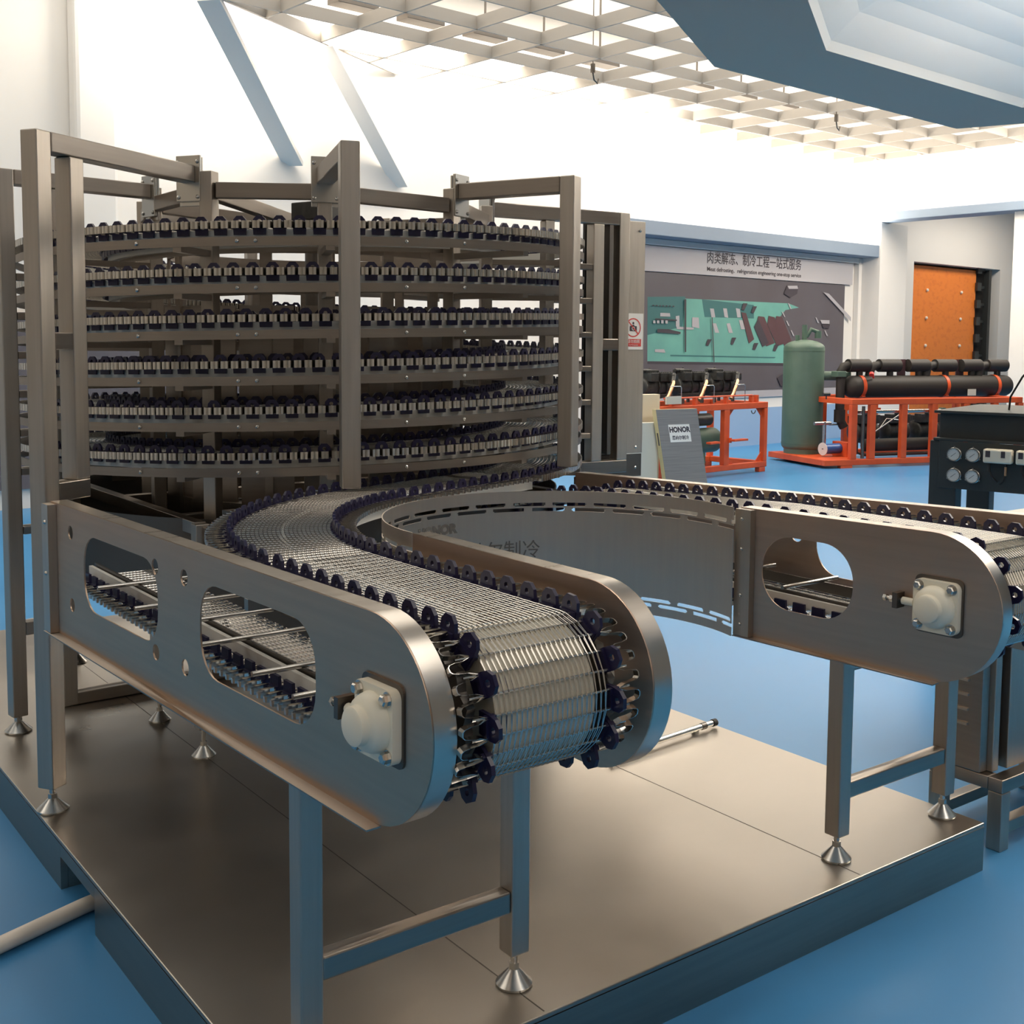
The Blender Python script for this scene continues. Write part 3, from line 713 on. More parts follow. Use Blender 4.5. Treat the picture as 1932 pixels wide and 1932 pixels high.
b=MB(); b.beam(cE+dE*.03+V3((0,0,.90)),cE+dE*.16+V3((0,0,.90)),.05,.03); obj('tie_bar',b,steel,tow,bevel=.003)
# side plate carrying the sign
T=Matrix.Translation(cD-dD*.03+nD*(-.0)+V3((0,0,0)))@Matrix.Rotation(math.radians(175),4,'Z')
sp=obj('cover_plate',MB().bb((-.10,.00,1.06),(.158,.012,2.185),T=Matrix.Translation(cD+V3((0,.055,0)))@Matrix.Rotation(math.radians(-5),4,'Z')@Matrix.Translation((.035,0,0))),steelv,tow,bevel=.002)
TP=Matrix.Translation(cD+V3((0,.055,0)))@Matrix.Rotation(math.radians(-5),4,'Z')@Matrix.Translation((.035,0,0))
obj('cover_plate',MB().bb((-.10,.003,.945),(.156,.014,1.056),T=TP),dsteel,tow)
b=MB()
for x,z in((.125,2.14),(.115,1.09),(.115,.99)): screw_dome(b,TP@V3((x,-.001,z)),TP.to_3x3()@V3((0,-1,0)),.008)
obj('screw',b,cast,tow)
# no-photo sign
sg=thing('warning_sign','small white sign with red crossed-out camera, on the steel cover plate','sign',tuple(TP@V3((.03,-.002,1.65))))
def onplate(x,y,z): return TP@V3((x,y,z))
SX=.092; SW=.057
sb=obj('sign_board',MB().bb((SX-SW,-.004,1.567),(SX+SW,-.0005,1.742),T=TP),paperw,sg)
TS=frame_mat(TP@V3((SX-.004,-.0045,1.673)),TP.to_3x3()@V3((1,0,0)),(0,0,1),TP.to_3x3()@V3((0,-1,0)))
b=MB(); ro,ri=.046,.0405; nn=36; P=[]
for zz in(0,.0006):
    for r in(ro,ri): P+=[TS@V3((r*math.cos(2*PI*i/nn),r*math.sin(2*PI*i/nn),zz)) for i in range(nn)]
f=[(2*nn+i,2*nn+(i+1)%nn,3*nn+(i+1)%nn,3*nn+i) for i in range(nn)]+[(i,(i+1)%nn,2*nn+(i+1)%nn,2*nn+i) for i in range(nn)]
b.add(P,f); b.beam(TS@V3((-.030,.030,.001)),TS@V3((.030,-.030,.001)),.005,.0012,upv=TS.to_3x3()@V3((0,0,1))); obj('prohibition_ring',b,red,sg)
b=MB(); b.prism(rrect(-.022,-.017,.022,.008,.004),TS,.0005,ink); b.prism(rrect(-.007,.008,.007,.014,.002),TS,.0005,ink)
b.prism(arc(0,-.004,.009,0,342,19),TS@Matrix.Translation((0,0,.0005)),.0003,paperw); b.prism(arc(0,-.004,.006,0,342,19),TS@Matrix.Translation((0,0,.0008)),.0002,ink); b.prism(arc(0,.022,.006,0,342,12),TS,.0005,ink)
obj('camera_symbol',b,None,sg)
obj('sign_band',MB().bb((SX-SW+.01,-.0052,1.582),(SX+SW-.012,-.0042,1.618),T=TP),red,sg)
for s,sz,z in(('请勿拍照',.019,1.605),('No Photography',.008,1.589)):
    me=text_mesh('sign_text',s,sz,paperw); me.transform(frame_mat(TP@V3((SX-.001,-.0058,z)),TP.to_3x3()@V3((1,0,0)),(0,0,1),TP.to_3x3()@V3((0,-1,0)))); link('sign_text',me,sg)
# base frame of the tower
LEGS=[(1.50,3.79),(1.51,4.25),(1.49,5.24),(3.05,3.95),(3.1,4.6),(3.05,5.24),(2.3,5.5),(2.3,4.2)]
for x,y in LEGS:
    b=MB(); b.bb((x-.025,y-.025,.25),(x+.025,y+.025,.97)); l=obj('base_leg',b,steelv,tow,bevel=.003)
    obj('levelling_foot',foot_mb(x,y,.1505,.27),cast,l,auto=35)
b=MB()
for x in(1.50,3.07): b.bb((x-.02,3.79,.93),(x+.02,5.5,.975))
for y in(4.0,4.62,5.5): b.bb((1.52,y-.02,.93),(3.05,y+.02,.975))
b.bb((1.5,3.74,.90),(2.5,3.77,.96)); obj('base_frame',b,steel,tow,bevel=.002)
b=MB(); b.bb((1.25,4.62,.152),(2.1,4.68,.20)); obj('base_sill',b,steel,tow,bevel=.003)
b=MB(); nn=64; P=[]
for r,z in((1.08,.64),(1.08,.975),(1.075,.975),(1.075,.64)): P+=[(SC[0]+r*math.cos(2*PI*i/nn),SC[1]+r*math.sin(2*PI*i/nn),z) for i in range(nn)]
b.add(P,[(k_*nn+i,k_*nn+(i+1)%nn,((k_+1)%4)*nn+(i+1)%nn,((k_+1)%4)*nn+i) for k_ in range(4) for i in range(nn)]); obj('base_skirt',b,dsteel,tow,auto=40)
b=MB(); b.tube((SC[0],SC[1],.645),(SC[0],SC[1],.655),1.07,64); obj('drip_pan',b,dsteel,tow,auto=40)
b=MB(); b.tube((2.30,4.48,.66),(2.30,4.48,.92),.58,48); obj('drum_housing',b,dsteel,tow,auto=40)
b=MB()
for i in range(16):
    a=2*PI*i/16; x,y=2.30+.60*math.cos(a),4.48+.60*math.sin(a); b.box((x,y,1.45),(.012,.045,1.05),a); b.box((x,y,1.20),(.008,.20,1.06),a+PI/16)
for z in(.95,1.95):
    pts=[(2.30+.60*math.cos(t),4.48+.60*math.sin(t),z) for t in np.linspace(0,2*PI,49)]
    for p,q in zip(pts[:-1],pts[1:]): b.beam(p,q,.012,.05)
obj('drum_cage',b,steel,tow)
# lower return conveyor bed beside the tower base
# ------------------------------------------------------------------ things on and by the platform
b=MB(); b.tube((2.62,2.915,.170),(3.165,2.955,.170),.011,16,cast); b.tube((3.165,2.955,.170),(3.185,2.9565,.170),.014,16,blackr); b.tube((3.10,2.95,.170),(3.125,2.952,.170),.013,16,dsteel); b.bb((3.06,2.94,.151),(3.08,2.96,.162),m=cast); b.bb((2.7,2.91,.151),(2.72,2.93,.162),m=cast)
tag(obj('air_cylinder',b,None),'thin steel rod with black cap lying at the platform\'s right edge','rod')
b=MB(); b.path([(-.9,2.60,.024),(.3,2.99,.024),(.67,3.107,.024),(.90,3.19,.024),(1.1,3.25,.024)],.022,16); tag(obj('floor_pipe',b,pipew,auto=50),'white pipe on the blue floor entering the platform notch','pipe')
b=MB(); b.tube((1.52,1.93,.1502),(1.52,1.93,.1515),.004,10)
# stainless louvred cabinet
cab=thing('steel_cabinet','stainless louvred cabinet on a square-tube stand beside the platform corner','cabinet',(3.6,2.0,0))
b=MB(); b.bb((3.36,1.98,.235),(3.40,2.13,.86)); 
obj('side_panel',b,steel,cab,bevel=.003)
b=MB(); 
for i in range(9):
    z=.385+.048*i; obj('louvre',MB().beam((3.355,2.025,z),(3.355,2.095,z),.012,.010),bsteel,cab,bevel=.002)
b=MB(); b.bb((3.401,1.96,.235),(3.435,2.0,.86)); b.bb((3.47,1.95,.235),(3.95,1.99,.86)); obj('front_panel',b,steelv,cab,bevel=.003)
b=MB(); b.bb((3.405,2.002,.24),(3.93,2.12,.85)); obj('cabinet_shade',b,dark,cab)  # dark block painted as the shade inside the cabinet
b=MB(); b.bb((3.36,1.945,.861),(3.97,2.15,.88)); obj('cabinet_top',b,steel,cab,bevel=.003)
for x,y in((3.36,1.90),(3.92,1.90),(3.36,2.11),(3.92,2.11)):
    b=MB(); b.bb((x,y,0),(x+.05,y+.05,.19)); obj('leg',b,steelv,cab,bevel=.003)
b=MB(); b.bb((3.36,1.90,.191),(3.97,1.95,.234)); b.bb((3.36,1.951,.191),(3.41,2.16,.234)); b.bb((3.92,1.951,.191),(3.97,2.16,.234)); b.bb((3.411,1.905,.05),(3.919,1.945,.09)); b.bb((3.411,2.115,.05),(3.919,2.155,.09)); obj('base_frame',b,steel,cab,bevel=.003)
# ------------------------------------------------------------------ mural on the far wall
mu=thing('wall_mural','long printed wall mural of a teal plant layout under a grey Chinese heading','mural',tuple(R(-2.4,-.05,1.7)))
b=MB(); b.bb((-4.0,-.035,.875),(2.10,-.001,2.60),T=ROOM,m=muralbg)
MC={'teal':teal,'teald':teald,'dark':ink,'lg':mgrey,'mb':mbrown}
POLY=[
('teal',[(-2.87, 2.25), (0.49, 2.25), (0.79, 2.19), (0.42, 2.14), (0.24, 2.0), (0.57, 1.29), (-2.85, 1.33)]),
('teald',[(-2.87, 2.25), (-2.05, 2.28), (-2.1, 1.84), (-2.86, 1.71)]),
('teald',[(-1.67, 2.25), (-0.41, 2.2), (-0.4, 1.99), (-1.6, 1.99)]),
('dark',[(-2.85, 1.34), (1.5, 1.27), (1.5, 1.23), (-2.85, 1.3)]),
('teald',[(-2.36, 1.43), (0.19, 1.39), (0.16, 1.37), (-2.36, 1.41)]),
('lg',[(-1.48, 2.12), (-1.39, 2.12), (-1.35, 1.99), (-1.44, 1.99)]),
('lg',[(-1.17, 2.13), (-1.08, 2.13), (-1.04, 1.99), (-1.13, 2.0)]),
('lg',[(-0.86, 2.14), (-0.76, 2.13), (-0.73, 2.0), (-0.82, 2.0)]),
('lg',[(-1.41, 1.9), (-1.33, 1.9), (-1.25, 1.76), (-1.35, 1.76)]),
('lg',[(-1.08, 1.9), (-1.0, 1.91), (-0.92, 1.76), (-1.02, 1.76)]),
('lg',[(-0.78, 1.96), (-0.69, 1.96), (-0.62, 1.82), (-0.72, 1.82)]),
('lg',[(-1.89, 1.98), (-1.74, 1.98), (-1.72, 1.82), (-1.89, 1.84)]),
('lg',[(-2.26, 1.99), (-2.18, 2.0), (-2.17, 1.84), (-2.25, 1.84)]),
('lg',[(-2.24, 1.84), (-1.85, 1.83), (-1.85, 1.8), (-2.23, 1.8)]),
('lg',[(-2.7, 1.51), (-2.5, 1.51), (-2.47, 1.46), (-2.7, 1.47)]),
('lg',[(-2.6, 2.03), (-2.39, 2.03), (-2.38, 1.98), (-2.6, 1.98)]),
('mb',[(-0.3, 2.03), (-0.14, 2.02), (0.15, 1.61), (-0.07, 1.56), (-0.33, 1.91)]),
('mb',[(-0.03, 2.04), (0.13, 2.02), (0.42, 1.61), (0.21, 1.56), (-0.06, 1.91)]),
('mb',[(0.17, 2.04), (0.33, 2.03), (0.63, 1.61), (0.41, 1.57), (0.14, 1.91)]),
('mb',[(-0.73, 2.08), (-0.61, 2.07), (-0.39, 1.67), (-0.52, 1.6)]),
('dark',[(-0.4, 1.86), (-0.3, 1.99), (-0.01, 1.61), (-0.17, 1.55)]),
('dark',[(-1.53, 1.66), (-1.43, 1.66), (-1.51, 1.56), (-1.57, 1.57)]),
('dark',[(-0.94, 1.69), (-0.84, 1.69), (-0.92, 1.58), (-0.98, 1.59)]),
('dark',[(-0.39, 1.61), (-0.28, 1.61), (-0.36, 1.5), (-0.43, 1.51)]),
('dark',[(0.15, 1.59), (0.26, 1.59), (0.17, 1.48), (0.1, 1.49)]),
('dark',[(-0.69, 2.22), (-0.58, 2.22), (-0.66, 2.11), (-0.73, 2.12)]),
('dark',[(-0.44, 2.18), (-0.34, 2.18), (-0.42, 2.07), (-0.49, 2.08)]),
('lg',[(0.47, 2.25), (0.5, 2.25), (0.57, 2.16), (0.54, 2.16)]),
('lg',[(0.31, 2.11), (0.34, 2.11), (0.41, 2.03), (0.38, 2.03)]),
('lg',[(0.43, 1.97), (0.46, 1.97), (0.53, 1.89), (0.49, 1.89)]),
('lg',[(0.56, 1.82), (0.59, 1.82), (0.67, 1.73), (0.63, 1.73)]),
('lg',[(0.7, 1.64), (0.73, 1.64), (0.81, 1.56), (0.77, 1.56)]),
('lg',[(1.24, 2.04), (1.27, 2.04), (1.35, 1.95), (1.31, 1.95)]),
('lg',[(1.51, 1.83), (1.54, 1.83), (1.62, 1.74), (1.58, 1.74)]),
('dark',[(0.44, 2.54), (0.74, 2.54), (0.71, 2.41), (0.52, 2.34), (0.35, 2.4)]),
('lg',[(0.44, 2.53), (0.71, 2.54), (0.73, 2.49), (0.48, 2.48)]),
('lg',[(1.38, 2.0), (1.65, 2.0), (1.65, 1.94), (1.43, 1.94)]),
('dark',[(1.43, 1.93), (1.67, 1.93), (1.63, 1.86), (1.47, 1.87)]),
('dark',[(0.23, 1.06), (0.46, 1.15), (0.62, 1.08), (0.59, 0.9), (0.33, 0.92)]),
('dark',[(-2.78, 2.14), (-2.74, 2.14), (-2.74, 2.12), (-2.78, 2.12)]),
('dark',[(-2.71, 2.14), (-2.67, 2.14), (-2.67, 2.12), (-2.71, 2.12)]),
('dark',[(-2.64, 2.14), (-2.6, 2.14), (-2.6, 2.12), (-2.64, 2.12)]),
('dark',[(-2.57, 2.14), (-2.53, 2.14), (-2.53, 2.12), (-2.57, 2.12)]),
('dark',[(-2.5, 2.14), (-2.46, 2.14), (-2.46, 2.12), (-2.5, 2.12)]),
('dark',[(-2.43, 2.14), (-2.39, 2.14), (-2.39, 2.12), (-2.42, 2.12)]),
('dark',[(-2.35, 2.14), (-2.31, 2.14), (-2.31, 2.12), (-2.35, 2.12)]),
('lg',[(-2.76, 1.92), (-2.72, 1.92), (-2.71, 1.88), (-2.76, 1.88)]),
('lg',[(-2.68, 1.92), (-2.63, 1.92), (-2.63, 1.88), (-2.68, 1.88)]),
('lg',[(-2.59, 1.93), (-2.54, 1.93), (-2.54, 1.88), (-2.59, 1.88)]),
('lg',[(-2.5, 1.93), (-2.45, 1.93), (-2.45, 1.88), (-2.5, 1.88)]),
('dark',[(-2.72, 1.95), (-2.25, 1.94), (-2.25, 1.92), (-2.72, 1.93)]),
('dark',[(-2.67, 1.8), (-2.43, 1.8), (-2.16, 1.76), (-2.17, 1.73), (-2.67, 1.75)]),
('dark',[(-2.09, 2.24), (-2.05, 2.24), (-2.03, 1.47), (-2.06, 1.47)]),
('dark',[(-1.46, 1.99), (-1.44, 1.99), (-1.37, 1.32), (-1.39, 1.32)]),
('lg',[(1.44, 2.46), (1.6, 2.44), (2.28, 2.06), (2.28, 1.99)]),
]
for i,(c,pts) in enumerate(POLY):
    y=-.0352-.0004*(i+1); b.add([ROOM@V3((u,y,z)) for u,z in pts],[tuple(range(len(pts)))],MC[c])
obj('printed_picture',b,None,mu)
b=MB(); b.bb((-4.0,-.055,2.61),(2.30,-.001,2.975),T=ROOM); obj('heading_board',b,headb,mu,bevel=.004)
TT=frame_mat((0,0,0),U,(0,0,1),-W)
for s,sz,u,z,sx in(('肉类解冻、制冷工程一站式服务',.190,-.40,2.86,1.0),('Meat defrosting、refrigeration engineering one-stop service',.085,-.40,2.70,1.0)):
    me=text_mesh('heading_text',s,sz,ink,bold=.0012); xs=[v.co.x for v in me.vertices]; k_=2.38/(max(xs)-min(xs)); c_=(max(xs)+min(xs))/2
    me.transform(Matrix.Diagonal((k_,1,1,1))@Matrix.Translation((-c_,0,0))); T=TT.copy(); T.translation=R(u,-.058,z); me.transform(T); link('heading_text',me,mu)
# dark display board at the left
b=MB(); b.bb((-14,-.05,.19),(-7.8,-.005,1.84),T=ROOM)
tag(rebase(obj('display_board',b,muralbg),R(-11,-.03,.19)),'dark wide display board low on the white wall behind the spiral tower','display board')
# ------------------------------------------------------------------ orange padded door in its niche
dr=obj('door_1',MB().bb((4.43,.16,.02),(7.05,.22,3.08),T=ROOM),orangedoor,bevel=.01); struct(dr); 
b=MB()
for i in range(9):
    z=.3+.34*i; b.bb((7.0,.10,z),(7.16,.15,z+.16),T=ROOM); b.bb((7.16,.12,z+.05),(7.34,.15,z+.10),T=ROOM)
obj('door_clamp',b,charcoal,dr)
b=MB(); b.bb((7.36,.05,0),(7.46,.16,3.1),T=ROOM); obj('door_rail',b,charcoal,dr)
b=MB()
for i in range(5):
    for u in(5.15,6.45): b.lathe([(.03,0),(.03,.02),(.02,.03)],frame_mat(R(u,.155,.55+.52*i),U,(0,0,1),-W),10)
obj('stud',b,cream,dr)
b=MB(); b.bb((7.06,.24,0),(7.70,.26,3.1),T=ROOM); obj('door_gap_shade',b,dark,dr)  # dark sheet painted as the shade in the gap beside the door
# ------------------------------------------------------------------ helpers for plant
def LF(x,y,ang,z=0): return Matrix.Translation(V3((x,y,z)))@Matrix.Rotation(math.radians(ang),4,'Z')
class LB(MB):   # local-frame builder
    def __init__(s,T): super().__init__(); s.T=T
    def tb(s,p,q,r,n=16,m=None,r2=None): return s.tube(s.T@V3(p),s.T@V3(q),r,n,m,r2)
    def bx(s,a,b_,m=None): return s.bb(a,b_,m,T=s.T)
    def pt(s,pts,r,n=10,m=None): return s.path([s.T@V3(p) for p in pts],r,n,m)
    def cap(s,p,q,r,dome=.5,n=28,m=None):   # vessel with dished ends
        p,q=s.T@V3(p),s.T@V3(q); d=(q-p); L_=d.length; d.normalize(); u=V3((0,0,1)) if abs(d.z)<.9 else V3((1,0,0)); a=d.cross(u).normalized()
        prof=[(max(.002,r*math.sin(t)),r*dome*(1-math.cos(t))) for t in[PI/2*i/7 for i in range(8)]]
        prof+=[(r_,L_-z_) for r_,z_ in prof[::-1]]
        return s.lathe(prof,frame_mat(p,a,d.cross(a),d),n,m)
# ------------------------------------------------------------------ compressor rack
TR=LF(11.147,9.657,4.6)
rk=thing('compressor_rack','low orange steel rack carrying black compressors, beside the grey leaning panel','rack',tuple(TR@V3((-.9,.4,0))))
D=.85
b=LB(TR)
for y in(0,D): b.bx((-2.0,y,.80),(.09,y+.07,.875)); b.bx((-2.0,y,.06),(.09,y+.07,.13))
for x in(-2.0,.02): b.bx((x,.0701,.80),(x+.07,D-.0001,.875)); b.bx((x,.0701,.06),(x+.07,D-.0001,.13))
obj('frame_beam',b,orange,rk,bevel=.006)
for x in(-1.98,-.77,.02):
    for y in(0,D):
        b=LB(TR); b.bx((x,y+.001,.131),(x+.07 if x>0 else x+.10,y+.069,.799)); obj('post',b,orange,rk,bevel=.005)
b=LB(TR)
for x in(-1.95,-.06):
    for y in(0,D): b.bx((x,y,0),(x+.12,y+.07,.059))
obj('skid_foot',b,orange,rk,bevel=.004)
for sx,x in((1,-.67),(-1,.02)):
    for z,sz in((.80,-1),(.13,1)): obj('gusset',LB(TR).prism([(0,0),(.12*sx,0),(0,.12*sz)],TR@Matrix.Translation((x,.05,z))@Matrix.Rotation(PI/2,4,'X'),.012),orange,rk)
b=LB(TR); b.cap((-1.9,.42,.40),(-.40,.42,.40),.155,.55,m=None); b.bx((-1.3,.30,.13),(-1.2,.54,.26)); b.bx((-.85,.30,.13),(-.75,.54,.26)); obj('green_receiver',b,tankg,rk,auto=40)
b=LB(TR); b.cap((-1.9,.40,.66),(-.54,.40,.66),.078,.7); obj('oil_vessel',b,blackc,rk,auto=40)
b=LB(TR)
for x in(-1.2,-.8): b.tb((x,.40,.738),(x,.40,.80),.025)
b.bx((-.97,.36,.56),(-.90,.46,.59)); obj('vessel_stub',b,orange,rk)
b=LB(TR); b.bx((-.70,-.10,.42),(-.43,-.03,.445)); b.bx((-1.15,-.10,.41),(-.97,-.03,.435)); b.bx((-.70,-.03,.40),(-.66,.0,.46)); obj('bracket',b,orange,rk,bevel=.003)
def compressor(x,i):
    b=LB(TR)
    b.cap((x-.24,.42,1.08),(x+.26,.42,1.08),.125,.3); b.tb((x-.02,.42,1.08),(x+.02,.42,1.08),.145,24); b.tb((x+.12,.42,1.08),(x+.15,.42,1.08),.14,24)
    b.bx((x-.22,.30,.955),(x+.24,.54,1.0))
    obj_=obj('compressor',b,blackc,rk,auto=40,bevel=.004)
    b=LB(TR)
    for dx in(-.12,.05,.18):
        b.box((x+dx,.33,1.20),(.13,.13,.10),0,T=TR); b.box((x+dx,.52,1.20),(.13,.13,.10),0,T=TR)
        for k_ in range(4): b.tb((x+dx-.05+.033*k_,.30,1.25),(x+dx-.05+.033*k_,.30,1.262),.010,8)
    obj('cylinder_head',b,blackc,obj_,bevel=.012)
    b=LB(TR); b.bx((x-.20,.33,1.25),(x+.02,.45,1.285)); b.tb((x-.26,.36,1.275),(x-.10,.36,1.275),.022); b.tb((x-.09,.38,1.25),(x-.09,.38,1.31),.012); obj('valve_plate',b,blackc,obj_,bevel=.006)
    b=LB(TR)
    for dx in(-.18,.18):
        for y in(.30,.52): b.tb((x+dx,y,.876),(x+dx,y,.954),.022,12)
    obj('damper',b,dsteel,obj_)
    b=LB(TR); b.pt([(x+.10,.18,1.18),(x+.06,.14,1.13),(x-.06,.10,1.00),(x-.14,.08,.93)],.022,12); 
    obj('copper_line',b,copper,obj_,auto=50)
    b=LB(TR); b.tb((x+.06,.15,1.125),(x+.14,.20,1.235),.026); b.box((x+.14,.21,1.19),(.08,.08,.08),0,T=TR); obj('service_valve',b,blackc,obj_)
    b=LB(TR); b.pt([(x+.10,.05,.88),(x+.10,.05,1.08),(x+.08,.05,1.10),(x-.10,.05,1.10)],.006,8); obj('thin_line',b,cast,obj_,auto=50)
for i,x in enumerate((-1.62,-1.02,-.42)): compressor(x,i)
b=LB(TR)
for x in(-1.72,-1.30,-.72,-.22,-.12): b.bx((x,.02,.876),(x+.04,.07,.965))
b.tb((-1.85,.03,.965),(-.20,.03,.965),.010,8); obj('clamp_post',b,orange,rk)
b=LB(TR); b.bx((-1.86,-.02,.90),(-1.60,.0,.99)); obj('label_plate',b,offw,rk)
b=LB(TR); b.path([TR@V3((-.17+.04*math.cos(t),.03,.775+.04*math.sin(t))) for t in np.linspace(PI,2*PI,12)],.006,8); obj('lifting_eye',b,dsteel,rk)
# green bottle standing behind
b=LB(LF(9.5,11.0,0)); b.cap((0,0,.9),(0,0,1.62),.11,.6); b.tb((0,0,1.60),(0,0,1.70),.03); b.tb((0,0,0),(0,0,.92),.07)
tag(rebase(obj('receiver_bottle',b,tankg,auto=40),(9.5,11.0,0)),'slim green upright vessel behind the steel cover plate','vessel')
# ------------------------------------------------------------------ insulated panels leaning together
bl=V3((8.815,8.955,-.0)); br_=V3((9.37,8.87,.0)); X_=(br_-bl).normalized(); Yv=(V3((-.15,.05,.89))).normalized(); Yv=(Yv-X_*Yv.dot(X_)*0).normalized(); Nn=X_.cross(Yv).normalized()
def sheared(b,x0,x1,y0,y1,t0,t1,m=None):
    P=[bl+X_*x+Yv*y+Nn*t for x in(x0,x1) for y in(y0,y1) for t in(t0,t1)]
    return b.add(P,[(0,1,3,2),(4,6,7,5),(0,4,5,1),(2,3,7,6),(0,2,6,4),(1,5,7,3)],m)
lp=thing('insulated_panel','grey ribbed panel with white logo label leaning beside the orange rack','panel',tuple(bl+V3((.3,0,0))))
b=MB(); sheared(b,0,.545,0.02,.90,-.004,0); obj('face_sheet',b,greyp,lp)
b=MB(); sheared(b,0,.545,0.02,.90,-.075,-.0045); obj('foam_core',b,foam,lp)
b=MB(); sheared(b,-.003,-.0005,.50,.64,-.045,-.025); obj('slot',b,ink,lp)
b=MB(); sheared(b,.13,.41,.535,.73,.0005,.002); lb=obj('label_sheet',b,paperw,lp)
TL=Matrix((X_,Yv,Nn)).transposed().to_4x4()
for s,sz,y,m_,bo in(('HONOR',.080,.670,ink,.004),('恩纳尔制冷',.050,.580,ink,.001)):
    me=text_mesh('label_text',s,sz,m_,bold=bo,sx=.9); T=TL.copy(); T.translation=bl+X_*.27+Yv*y+Nn*.0026; me.transform(T); link('label_text',me,lb)
b=MB(); b.box((8.60,9.14,.37),(.36,.08,.74),math.radians(-8)); tag(rebase(obj('pale_panel',b,offw,bevel=.004),(8.56,9.14,0)),'pale plain panel standing on edge behind the leaning grey panel','panel')
b=MB(); b.box((8.76,9.32,.52),(.42,.10,1.03),math.radians(-4)); o=obj('cream_panel',b,cardb,bevel=.004); tag(rebase(o,(8.76,9.32,0)),'taller cream panel standing left of the orange compressor rack','panel')
# ------------------------------------------------------------------ chiller skid
TK=LF(12.064,9.422,-16.6)
sk=thing('chiller_skid','long orange skid with a black insulated header and rubber-lagged pipe stubs','machine skid',tuple(TK@V3((1.5,.6,0))))
b=LB(TK)
for y in(0,1.24): b.bx((0,y,.035),(3.2,y+.07,.11))
for x in(0,3.13): b.bx((x,.0701,.035),(x+.07,1.2399,.11))
b.bx((.07,.07,.095),(.62,1.24,.109))
for y in(0,1.24): b.bx((.40,y,.82),(3.2,y+.07,.895))
for x in(.40,3.13): b.bx((x,.0701,.82),(x+.07,1.2399,.895))
obj('frame_beam',b,orange,sk,bevel=.006)
for x in(.40,.69,1.19,1.68,2.2,2.7,3.13):
    for y in(0,1.24):
        b=LB(TK); b.bx((x,y+.001,.111),(x+.09,y+.069,.819)); obj('post',b,orange,sk,bevel=.005)
b=LB(TK); b.bx((.55,.85,.111),(.62,.92,.819)); obj('post',b,orange,sk,bevel=.005)
b=LB(TK)
for x in(.25,2.9):
    for y in(0,1.24): b.bx((x,y,0),(x+.18,y+.07,.034))
obj('skid_foot',b,orange,sk)
b=LB(TK); b.cap((.33,1.0,.11),(.33,1.0,1.66),.275,.42,40); b.tb((.33,1.0,.105),(.33,1.0,.20),.24,32); b.tb((.33,1.0,.245),(.33,1.0,.255),.279,40); b.tb((.33,1.0,1.50),(.33,1.0,1.507),.278,40); tk=obj('green_tank',b,tankg,sk,auto=40)
b=LB(TK); b.tb((.33,1.0,1.64),(.33,1.0,1.86),.035); b.pt([(.36,1.0,1.70),(.42,.98,1.80),(.52,.96,1.76)],.03); b.tb((.52,.96,1.68),(.52,.96,1.78),.045); b.tb((.22,1.0,1.62),(.22,1.0,1.72),.03); obj('top_valve',b,tankg,tk,auto=50)
b=LB(TK); b.tb((.50,.90,1.17),(.86,.72,1.17),.062,24); b.tb((.85,.725,1.17),(.88,.71,1.17),.070,24); obj('outlet_pipe',b,tankg,tk,auto=40)
# header, saddles and stubs
b=LB(TK); b.cap((.72,.62,1.03),(3.55,.62,1.03),.150,.8,36); hd=obj('insulated_header',b,blackr,sk,auto=40)
for x in(.93,2.32,3.21):
    b=LB(TK); b.tb((x,.62,1.03),(x+.05,.62,1.03),.158,32); b.bx((x,.50,.896),(x+.05,.74,.91)); obj('saddle',b,orange,hd,auto=40)
for i,x in enumerate((1.10,1.60,2.08,2.54,2.99,3.45)):
    b=LB(TK); b.tb((x-.33,.62,1.315),(x,.62,1.315),.088,24); b.tb((x-.14,.62,1.15),(x-.14,.62,1.27),.045,18)
    if i%2: b.pt([(x-.30,.62,1.315),(x-.40,.62,1.31),(x-.46,.62,1.27),(x-.48,.62,1.17),(x-.48,.62,.9)],.060,16)
    obj('pipe_stub',b,blackr,hd,auto=45)
for x in(1.62,2.62): obj('brown_plate',LB(TK).bx((x,.66,1.15),(x+.13,.68,1.40)),mbrown,sk)
b=LB(TK); b.pt([(.78,.62,1.315),(.70,.62,1.30),(.66,.62,1.24),(.66,.62,.95),(.66,.62,.60),(.72,.60,.48)],.060,18); b.tb((.66,.62,.55),(.66,.62,.72),.075); obj('lagged_drop',b,blackr,sk,auto=45)
b=LB(TK); b.bx((.56,.55,1.16),(.70,.70,1.24)); obj('valve_box',b,tankg,sk,bevel=.01)
b=LB(TK); b.tb((.42,.10,.722),(2.9,.10,.722),.026,16); obj('long_pipe',b,cast,sk,auto=40)
b=LB(TK)
for x in(.78,1.9): b.bx((x,.06,.685),(x+.05,.14,.760))
obj('pipe_clamp',b,tankg,sk)
for i,x in enumerate((.80,1.30,1.80,2.3,2.75)):
    b=LB(TK); b.cap((x,.55,.42),(x+.40,.55,.42),.15,.35); b.tb((x+.18,.55,.42),(x+.22,.55,.42),.168,24); b.box((x+.1,.46,.60),(.16,.14,.12),0,T=TK); b.box((x+.28,.46,.60),(.14,.14,.12),0,T=TK); b.box((x+.2,.64,.58),(.3,.12,.10),0,T=TK)
    b.tb((x+.12,.40,.66),(x+.12,.40,.70),.03); obj('compressor',b,blackc,sk,auto=40,bevel=.006)
b=LB(TK); b.cap((.74,.22,.27),(3.0,.22,.27),.085,.6); obj('lower_header',b,blackr,sk,auto=40)
b=LB(TK); b.tb((.72,.16,.15),(2.9,.16,.15),.022); b.pt([(.50,.2,.50),(.60,.2,.50),(.64,.2,.44),(.64,.2,.18),(.72,.2,.15)],.018); b.tb((.60,.03,.12),(.60,.03,.80),.022); obj('steel_pipe',b,dsteel,sk,auto=45)
